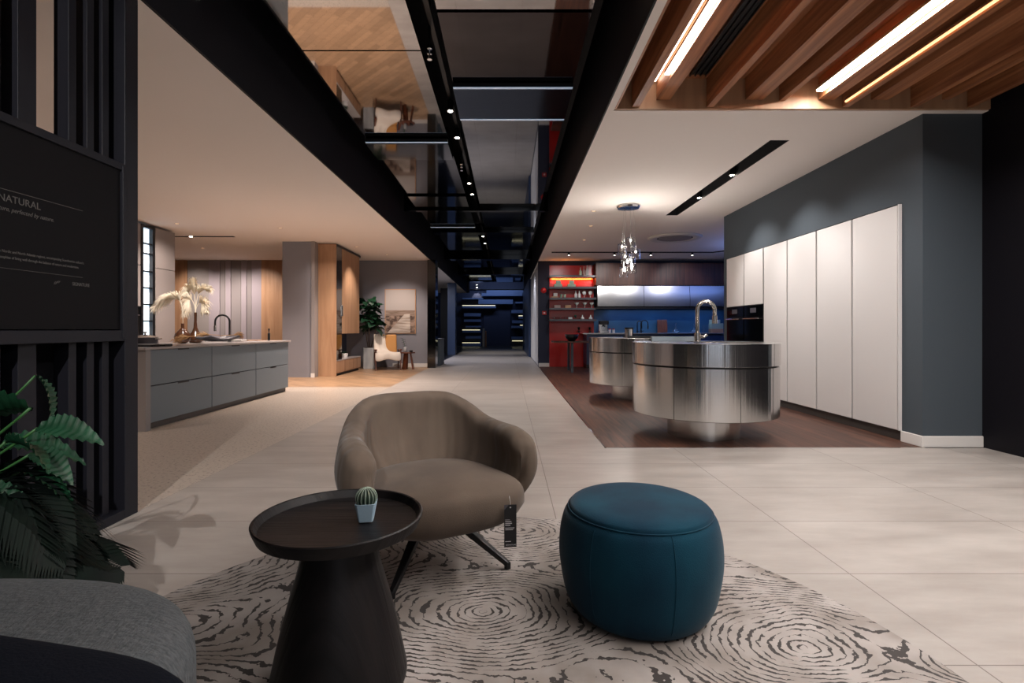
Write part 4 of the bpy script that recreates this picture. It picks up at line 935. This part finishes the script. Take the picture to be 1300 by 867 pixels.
# teal pouf
t = thing('pouf', 'dark teal velvet round pouf standing on the rug', 'pouf', (.495, 1.93, RZ))
def rb(prof_pts, n=6): return [(max(0, p.x), p.y) for p in catmull([(a, b, 0) for a, b in prof_pts], n)]
MB().lathe([(0,.0)]+rb([(.21,.0),(.245,.012),(.274,.06),(.291,.14),(.298,.21),(.294,.28),(.280,.34),(.262,.368)]), 72).build('body', M['teal'], t, smooth=True)
MB().lathe(rb([(.262,.366),(.252,.383),(.215,.396),(.12,.404),(.0,.406)]), 72).build('seat_pad', M['teal'], t, smooth=True)
pts = [(.2635*math.cos(2*PI*i/72), .2635*math.sin(2*PI*i/72), .3675) for i in range(73)]; MB().tube(pts, .0028, 8).build('piping', M['teal'], t, smooth=True)
for a in (-1.42, .3, 2.2, 3.9):
    MB().tube([(r*math.cos(a), r*math.sin(a), z) for r, z in rb([(.2455,.012),(.2745,.06),(.2915,.14),(.2985,.21),(.2945,.28),(.2805,.34),(.2625,.367)])], .0014, 6).build('seam', M['teal'], t)
# side table
t = thing('pedestal_table', 'black stained oak round tray table on a conical base', 'table', (-.49, 1.50, RZ-.005))
MB().lathe([(0,0)]+rb([(.165,.0),(.185,.012),(.193,.035),(.186,.075),(.168,.16),(.140,.27),(.115,.36),(.098,.45)])+[(.098,.462),(0,.462)], 72).build('base', M['blkwood'], t, smooth=True, auto=.8)
MB().lathe([(0,.462),(.213,.462),(.226,.466),(.237,.492),(.239,.500),(.235,.503),(.230,.501),(.220,.480),(.212,.477),(0,.477)], 96).build('tray_top', M['blkwood'], t, smooth=True, auto=.6)
# cactus
t = thing('potted_cactus', 'tiny round cactus in a square white pot on the black table', 'plant', (-.417, 1.515, .485), .15)
mb = MB(); rows = []
for h, z in ((.019,0),(.021,.002),(.0295,.052),(.0305,.055),(.027,.055),(.026,.046)):
    rows.append([(h*a, h*b, z) for a, b in ((-.8,-1),(.8,-1),(1,-.8),(1,.8),(.8,1),(-.8,1),(-1,.8),(-1,-.8))])
R_ = mb.grid(rows, True); mb.bm.faces.new(R_[0][::-1]); mb.bm.faces.new(R_[-1]); mb.build('pot', mat('glazed_white_pot', '#aac4d4', .35), t, bevel=.001)
ribs = 16; rows = []; rows2 = []
for j in range(13):
    ph = PI*(j/12*.86+.0)  # top to low
    row = []
    for i in range(ribs*6):
        a = 2*PI*i/(ribs*6); rr = .029*(1+.07*math.cos(ribs*a))
        row.append((rr*max(math.sin(ph), .02)*math.cos(a), rr*max(math.sin(ph), .02)*math.sin(a), .068+.027*math.cos(ph)))
    rows.append(row)
mb = MB(); R_ = mb.grid(rows, True); mb.bm.faces.new(R_[0]); mb.build('cactus_body', mat('cactus_green', '#28392b', .6), t, smooth=True)
M['spine'] = mat('cactus_spines', '#9fae9d', .8)
mb = MB()
for k in range(ribs):
    a = 2*PI*k/ribs
    mb.tube([(.0312*math.sin(PI*j/12*.8+.08)*math.cos(a), .0312*math.sin(PI*j/12*.8+.08)*math.sin(a), .068+.029*math.cos(PI*j/12*.8+.08)) for j in range(12)], .0011, 5)
mb.build('spine_rib', M['spine'], t)

# taupe armchair
CH = thing('lounge_chair', 'taupe suede tub lounge chair on black splayed legs beside the black table', 'armchair', (-.345, 2.32, RZ), math.radians(29))
def tub(parent, m, name='shell'):
    half = [(0,.335,.72),(.12,.328,.72),(.215,.29,.708),(.28,.215,.665),(.322,.12,.612),(.35,.01,.592),(.363,-.10,.588),(.362,-.19,.572),(.348,-.255,.54)]
    full = [(-a, b, c) for a, b, c in half[::-1]]+half[1:]
    P = catmull(full, 5); n = len(P); rows = []
    for i, p in enumerate(P):
        d = (P[min(i+1, n-1)]-P[max(i-1, 0)]); d.z = 0; d.normalize(); nrm = Vector((-d.y, d.x, 0))
        if nrm.dot(Vector((p.x, p.y, 0))) < 0: nrm = -nrm
        e = min(i, n-1-i)/5.0            # distance from the arm tip
        cap = 1 if e >= 1 else max(.0, math.sqrt(max(0, 1-(1-e)**2)))
        zt = p.z-.03*(1-cap); zb = .245+.0*(1-cap)
        th = (.095+.03*min(1, max(0, (.3-p.y)/.4)))*(.25+.75*cap); ring = []
        B = Vector((p.x*.62, p.y*.62, zb)); T = Vector((p.x, p.y, zt-th*.42))
        if p.y < 0: B = Vector((p.x*.70, p.y*.85, zb))
        def mid(s):
            q = B.lerp(T, s); q += nrm*.055*math.sin(PI*s)*(1.0)
            return q
        for s in (0, .12, .25, .4, .55, .7, .85, 1): ring.append(mid(s)+nrm*th*.5*(1 if s > .05 else .6))
        for a in (25, 60, 90, 120, 155): ring.append(T+nrm*th*.5*math.cos(math.radians(a))+Vector((0,0,th*.42*math.sin(math.radians(a)))))
        for s in (1, .85, .7, .55, .4, .25, .12, 0):
            rip = .0055*math.sin(i*1.75+1.3*math.sin(i*.5))*math.sin(PI*min(1, s*1.25))*(1 if p.y > .05 else .25)*(1-.35*math.cos(i*.9))
            ring.append(mid(s)-nrm*(th*.5*(1 if s > .05 else .6)+rip))
        rows.append(ring)
    mb = MB(); R_ = mb.grid(rows, True)
    mb.bm.faces.new(R_[0]); mb.bm.faces.new(R_[-1][::-1])
    return mb.build(name, m, parent, smooth=True, subsurf=1)
def suede(name, wrinkle):
    m = velvet(name, '#574b42', '#64574c', .15); nt = m.node_tree
    if wrinkle:
        mpn = [n_ for n_ in nt.nodes if n_.type == 'MAPPING'][-1]; mpn.inputs['Scale'].default_value = (15, 15, 1.1)
        bp = [n_ for n_ in nt.nodes if n_.type == 'BUMP'][0]; bp.inputs['Strength'].default_value = .8; bp.inputs['Distance'].default_value = .03; [q for q in nt.nodes if q.type == 'TEX_NOISE'][-1].inputs['Detail'].default_value = .5
    return m
tub(CH, suede('taupe_suede_gathered', True))
def superell(parent, name, m, c, r, e1=.5, e2=.5, nu=48, nv=24, shape=None, sub=0):
    def sp(v, e): return math.copysign(abs(v)**e, v)
    rows = []
    for j in range(nv+1):
        ph = -PI/2+PI*j/nv; row = []
        for i in range(nu):
            a = 2*PI*i/nu
            x = r[0]*sp(math.cos(ph), e1)*sp(math.cos(a), e2); y = r[1]*sp(math.cos(ph), e1)*sp(math.sin(a), e2); z = r[2]*sp(math.sin(ph), e1)
            p = Vector((x, y, z))
            if shape: p = shape(p)
            row.append(p+Vector(c))
        rows.append(row)
    mb = MB(); R_ = mb.grid(rows, True); bmesh.ops.remove_doubles(mb.bm, verts=mb.bm.verts, dist=1e-5)
    return mb.build(name, m, parent, smooth=True, subsurf=sub)
def seatshape(p):
    f = (p.y+.40)/.8                       # 0 front, 1 back
    q = p.copy(); q.x *= 1.0-.12*max(0, f-.3)
    q.x *= 1-.18*max(0, -p.z/.11); q.y *= 1-.16*max(0, -p.z/.11)
    q.z += .022*(1-(p.x/.36)**2)*(p.z > 0)-.03*f*(p.z > 0); return q
superell(CH, 'seat_cushion', suede('taupe_suede_plain', False), (0, -.085, .312), (.335, .345, .108), .55, .62, shape=seatshape)
superell(CH, 'underside', M['blk'], (0, -.02, .245), (.2, .2, .02), .3, 1)
for k in range(4):
    a = PI/4+k*PI/2; c, s = math.cos(a), math.sin(a)
    MB().bar((c*.06, s*.06, .225), (c*.36, s*.36, .022), .05, .03, .022, .022).bar((c*.36, s*.36, .03), (c*.36, s*.36, 0), .022, .022).build('leg', M['blk'], CH, bevel=.003)
MB().cyl((0,0), .06, .20, .245, 24).build('hub', M['blk'], CH)
# swing tag
t = thing('swing_tag', 'black price tag with white print hanging from the taupe chair', 'tag', (.012, 2.0, .365), math.radians(6))
MB().box(-.024, .024, -.001, .001, -.165, 0).build('card', M['blk'], t)
M['tagink'] = mat('tag_white_print', '#b9b6b6', .6)
mb = MB()
for z, w_, h_ in ((-.058,.018,.0012),(-.064,.024,.003),(-.071,.026,.003),(-.078,.02,.003),(-.089,.036,.0014),(-.093,.034,.0014),(-.097,.03,.0014),(-.142,.022,.002)):
    mb.box(-.02, -.02+w_, -.0016, -.001, z-h_, z)
mb.build('print_lines', M['tagink'], t)
text_part('maker_name', 'SIGNATURE', .0075, M['tagink'], t, (-.018, -.0012, -.159), (PI/2, 0, 0), ext=.0002)
MB().box(-.003, .003, -.0018, -.001, -.013, -.008).build('eyelet', M['tagink'], t)
MB().quad([(-.024,-.0014,0),(-.006,-.0014,0),(-.024,-.0014,-.02)]).build('folded_corner', M['potsteel'], t)
MB().tube([(0,0,-.008),(.0,0,.01),(-.003,.012,.03)], .0008, 6).build('string', M['pale'], t)

# grey ottoman at lower left, navy form added to darken that corner
t = thing('ottoman', 'rounded grey woven ottoman at the lower left in front of the palm', 'ottoman', (-1.195, .745, RZ))
superell(t, 'body', M['greyfab'], (0, 0, .23), (.60, .55, .23), .32, .72, nu=72, nv=32)
pts = []
def sp(v, e): return math.copysign(abs(v)**e, v)
for i in range(97):
    a = 2*PI*i/96; pts.append((.588*sp(math.cos(a), .72), .538*sp(math.sin(a), .72), .375))
MB().tube(pts, .004, 8).build('piping', M['greyfab'], t, smooth=True)
o = superell(None, 'form', M['darknavy'], (0,0,.06), (.33, .2, .055), .6, .55, nu=48, nv=16); o.location = (-.74, .60, .478); o.rotation_euler = (0, 0, -.2)
tag(o, 'dark navy form lying on the grey ottoman at the lower left corner', 'form')

# palm / philodendron in pot at left
t = thing('potted_palm', 'dark green leafy plant in front of the slatted screen', 'plant', (-1.93, 1.70, 0))
t.scale = (.82, .82, .93)
MB().lathe([(0,0),(.13,0),(.16,.02),(.18,.30),(.17,.32),(.16,.30),(0,.28)], 40).build('pot', mat('terracotta_pot', '#3a1c18', .6), t, smooth=True, auto=.8)
MB().cyl((0,0), .155, .27, .30, 24).build('soil', M['soil'], t)
big = leaf_mesh('broad_leaf', .31, .16, .35, .5, M['foliage'], n=44, wave=1.0)
def lf(p, az, pitch, roll, s): 
    e = Vector(p); MB().tube(catmull([(0,0,.28),(e.x*.35,e.y*.35,.28+(e.z-.28)*.6),tuple(e)], 6), .005, 6).build('stem', M['stemg'], t, smooth=True)
    add_leaf(big, t, p, az, pitch, roll, s)
R = math.radians
for p, az, pi_, ro, s in [((.44,-.02,.85),R(92),R(8),R(38),.95),((.35,.10,.955),R(-80),R(-42),R(-20),.62),((.45,.0,.775),R(-84),R(6),R(30),.72),((.37,-.05,.735),R(-88),R(0),R(-32),.75),((.40,.03,.68),R(-97),R(-8),R(15),.62),
                          ((.25,.05,.70),R(-60),R(5),R(20),.9),((.2,-.12,.62),R(-110),R(-10),R(-10),.9),((.1,.0,.80),R(60),R(10),R(0),.9),((-.05,-.08,.72),R(160),R(10),R(0),.9),((.28,-.1,.58),R(-80),R(-15),R(20),.85),((.3,.08,.60),R(-70),R(-15),R(0),.8)]:
    lf(p, az, pi_, ro, s)
def frond(az, L, rise, drop, m):
    mb = MB(); P = catmull([(0,0,.28),(0,L*.35,.28+rise),(0,L*.75,.28+rise*.9-drop*.4),(0,L,.28+rise*.5-drop)], 8)
    mb.tube(P, .006, 6, .002); n_ = len(P)
    for i in range(4, n_*2-2):
        k = i/2; a = int(k); p = P[a].lerp(P[min(a+1, n_-1)], k-a); d = (P[min(a+1, n_-1)]-P[max(a-1,0)]).normalized()
        ln = L*.42*math.sin(PI*min(.97, .12+.88*i/(n_*2)))+.03
        for sx in (-1, 1):
            side = Vector((sx, 0, 0)); q1 = p+d*ln*.35+side*ln*.45+Vector((0,0,.01)); q2 = p+d*ln*.7+side*ln*.85-Vector((0,0,ln*.25)); w_ = d*.016
            v = [mb.bm.verts.new(x_) for x_ in (p, q1-w_, q1+w_, q2)]; mb.bm.faces.new((v[0], v[1], v[2])); mb.bm.faces.new((v[1], v[3], v[2]))
    o_ = mb.build('frond', m, t); o_.rotation_euler = (0, 0, az)
for az, L, rise, drop in ((-70,.62,.24,.26),(-100,.66,.20,.22),(-50,.5,.20,.22),(-125,.6,.12,.2),(-85,.66,.10,.16),(-150,.5,.24,.2),(-30,.4,.26,.2),(-110,.6,.30,.2),(150,.4,.25,.2),(-75,.68,.05,.10),(-95,.62,.02,.08),(-135,.5,.02,.2),(-90,.58,.30,.12)):
    frond(R(az), L, rise, drop, M['foliage2'])

# ---------------------------------------------------------------- LIGHT
def area(name, loc, sx, sy, e, col, rot=(0,0,0), spread=None):
    l = bpy.data.lights.new(name, 'AREA'); l.shape = 'RECTANGLE'; l.size = sx; l.size_y = sy; l.energy = e; l.color = lin(col)[:3]
    if spread: l.spread = spread
    o = bpy.data.objects.new(name, l); COL.objects.link(o); o.location = loc; o.rotation_euler = rot; return o
def spot(name, loc, tgt, e, col, size=60, blend=.6, r=.03):
    l = bpy.data.lights.new(name, 'SPOT'); l.energy = e; l.color = lin(col)[:3]; l.spot_size = R(size); l.spot_blend = blend; l.shadow_soft_size = r
    o = bpy.data.objects.new(name, l); COL.objects.link(o); o.location = loc
    o.rotation_euler = (Vector(tgt)-Vector(loc)).to_track_quat('-Z', 'Y').to_euler(); return o
WARM, NEU, COOL = '#ffebde', '#f9f5f3', '#dcebff'
# linear bars of the oak ceiling
area('bar_light', (1.27, 1.5, 3.07), .04, 5.0, 45, NEU)
area('bar_light', (2.668, 1.8, 3.08), .07, 5.0, 150, NEU)
# shopfront glazing behind the camera
for x in (.35, 2.0, 3.45): area('window_light', (x, -4.18, 1.5), 1.3, 2.7, 5, '#e8f0ff', (PI/2, 0, 0))
# left kitchen
for x, y, e in ((-5.6, 3.5, 60), (-3.2, 8.6, 75), (-5.3, 9.3, 60), (-3.0, 10.5, 80)):
    spot('kitchen_spot', (x, y, CZ-.02), (x, y, 0), e*4.7, WARM, 116, .8, .06)
for x in (-8.6, -7.6, -6.9): spot('wash_spot', (x, 12.9, CZ-.03), (x, 14.3, 1.2), 130, WARM, 90, .9)
spot('wash_spot', (-3.0, 12.6, CZ-.03), (-3.0, 14.2, .8), 170, WARM, 75, .8)
spot('wash_spot', (-3.0, 12.2, CZ-.03), (-3.8, 12.4, 1.6), 110, WARM, 70, .9)
spot('wash_spot', (-3.7, 10.4, CZ-.03), (-4.1, 11.4, 1.2), 30, WARM, 80, .9)
spot('wash_spot', (-5.6, 9.0, CZ-.03), (-6.5, 9.7, 1.6), 110, WARM, 80, .9)
spot('wash_spot', (-3.6, 6.1, CZ-.03), (-4.3, 6.9, 1.2), 200, NEU, 40, .8)
# bounce from the left kitchen onto its ceiling
area('ceiling_wash', (-5.0, 6.5, .02), 3, 6, 0.001, WARM, (PI, 0, 0))
# walkway track
for y, ty, e in ((5.75, 6.5, 60), (6.55, 7.4, 40), (8.6, 9, 50), (9.3, 11.5, 50), (13.5, 13.5, 50), (18.2, 18, 60), (22.5, 23, 60)):
    spot('track_spot', (-.64, y, 3.48), (-.5, ty, 0), e*2.2, NEU, 80, .8)
spot('track_spot', (-.66, -2.4, 3.45), (-2.35, 6.4, 0), 700, NEU, 40, .6, .02)
spot('track_spot', (-.64, 2.6, 3.4), (-.9, 3.4, 0), 20, NEU, 100, .9)
# right kitchen
for x, y in ((2.83, 6.45), (2.83, 7.55)): spot('slot_spot', (x, y, CZ-.01), (3.68, y-.2, 1.5), 75, NEU, 80, .8)
spot('slot_spot', (2.83, 5.6, CZ-.01), (3.3, 5.2, 0), 60, NEU, 110, .8)
for x, e in ((1.53, 30), (2.66, 60), (3.56, 40), (4.59, 30)): spot('track_spot', (x, 12.65, CZ-.1), (x+.1, 14.1, 2.0), e, NEU, 75, .8)
spot('floor_spot', (1.5, 9.5, CZ-.02), (1.5, 9.5, 0), 200, WARM, 110, .8)
area('undercabinet_and_fill', (4.4, 14.1, 1.60), 3.2, .1, 7, '#7fb0ff')
area('blue_ceiling_fill', (5.9, 10.6, 2.3), 1.2, 2.4, 22, '#8aa8ff', (PI, 0, 0))  # added unseen uplight without fixture, tints the kitchen ceiling blue
area('undercabinet_and_fill', (5.4, 12.2, 2.9), 2.5, .6, 14, '#6f98ff')  # added blue fill near the ceiling, not beneath any cabinet
l = bpy.data.lights.new('pendant_glow', 'POINT'); l.energy = 34; l.color = (1,.93,.86); l.shadow_soft_size = .12
o = bpy.data.objects.new('pendant_glow', l); COL.objects.link(o); o.location = (1.9, 7.75, 2.05)
area('red_glow', (1.8, 14.31, 2.455), 1.1, .03, 5, '#ff9440', (R(35), 0, 0))
area('red_glow', (1.6, 14.33, 2.53), .7, .02, 2.2, '#ff9440', (R(160), 0, 0))
# far end
area('far_blue', (-.7, 30.6, 4.1), 3, .4, 40, '#a2b8e4', (R(30), 0, 0))
spot('far_updown', (-1.9, 31.98, 3.68), (-1.9, 32.25, 2.9), 60, NEU, 60, .5); spot('far_updown', (-1.9, 31.98, 3.82), (-1.9, 32.25, 4.5), 60, NEU, 60, .5)
area('side_room', (1.02+.4, 17, 2.9), .6, 4, 45, NEU)
area('side_room', (-3.3, 17.5, 2.9), 1.2, 4, 110, '#e8ebff')
spot('side_room', (0.3, 16.6, 2.9), (.9, 17, 1.2), 40, '#e6ecff', 120, .8)

W = bpy.data.worlds.new('World'); S.world = W; W.use_nodes = True
W.node_tree.nodes['Background'].inputs['Color'].default_value = (.6, .7, 1, 1); W.node_tree.nodes['Background'].inputs['Strength'].default_value = .03

# ---------------------------------------------------------------- CAMERA
cam = bpy.data.cameras.new('Camera'); co = bpy.data.objects.new('Camera', cam); COL.objects.link(co)
cam.lens = 18; cam.sensor_width = 36; cam.clip_start = .05; cam.clip_end = 100
co.location = (0, 0, 1.05); co.rotation_euler = (PI/2, 0, 0); cam.shift_x = 6/1300; cam.shift_y = -15.5/1300
S.camera = co
S.view_settings.view_transform = 'Standard'; S.view_settings.look = 'None'; S.view_settings.gamma = 1; S.view_settings.exposure = .35; S.view_settings.use_curve_mapping = False
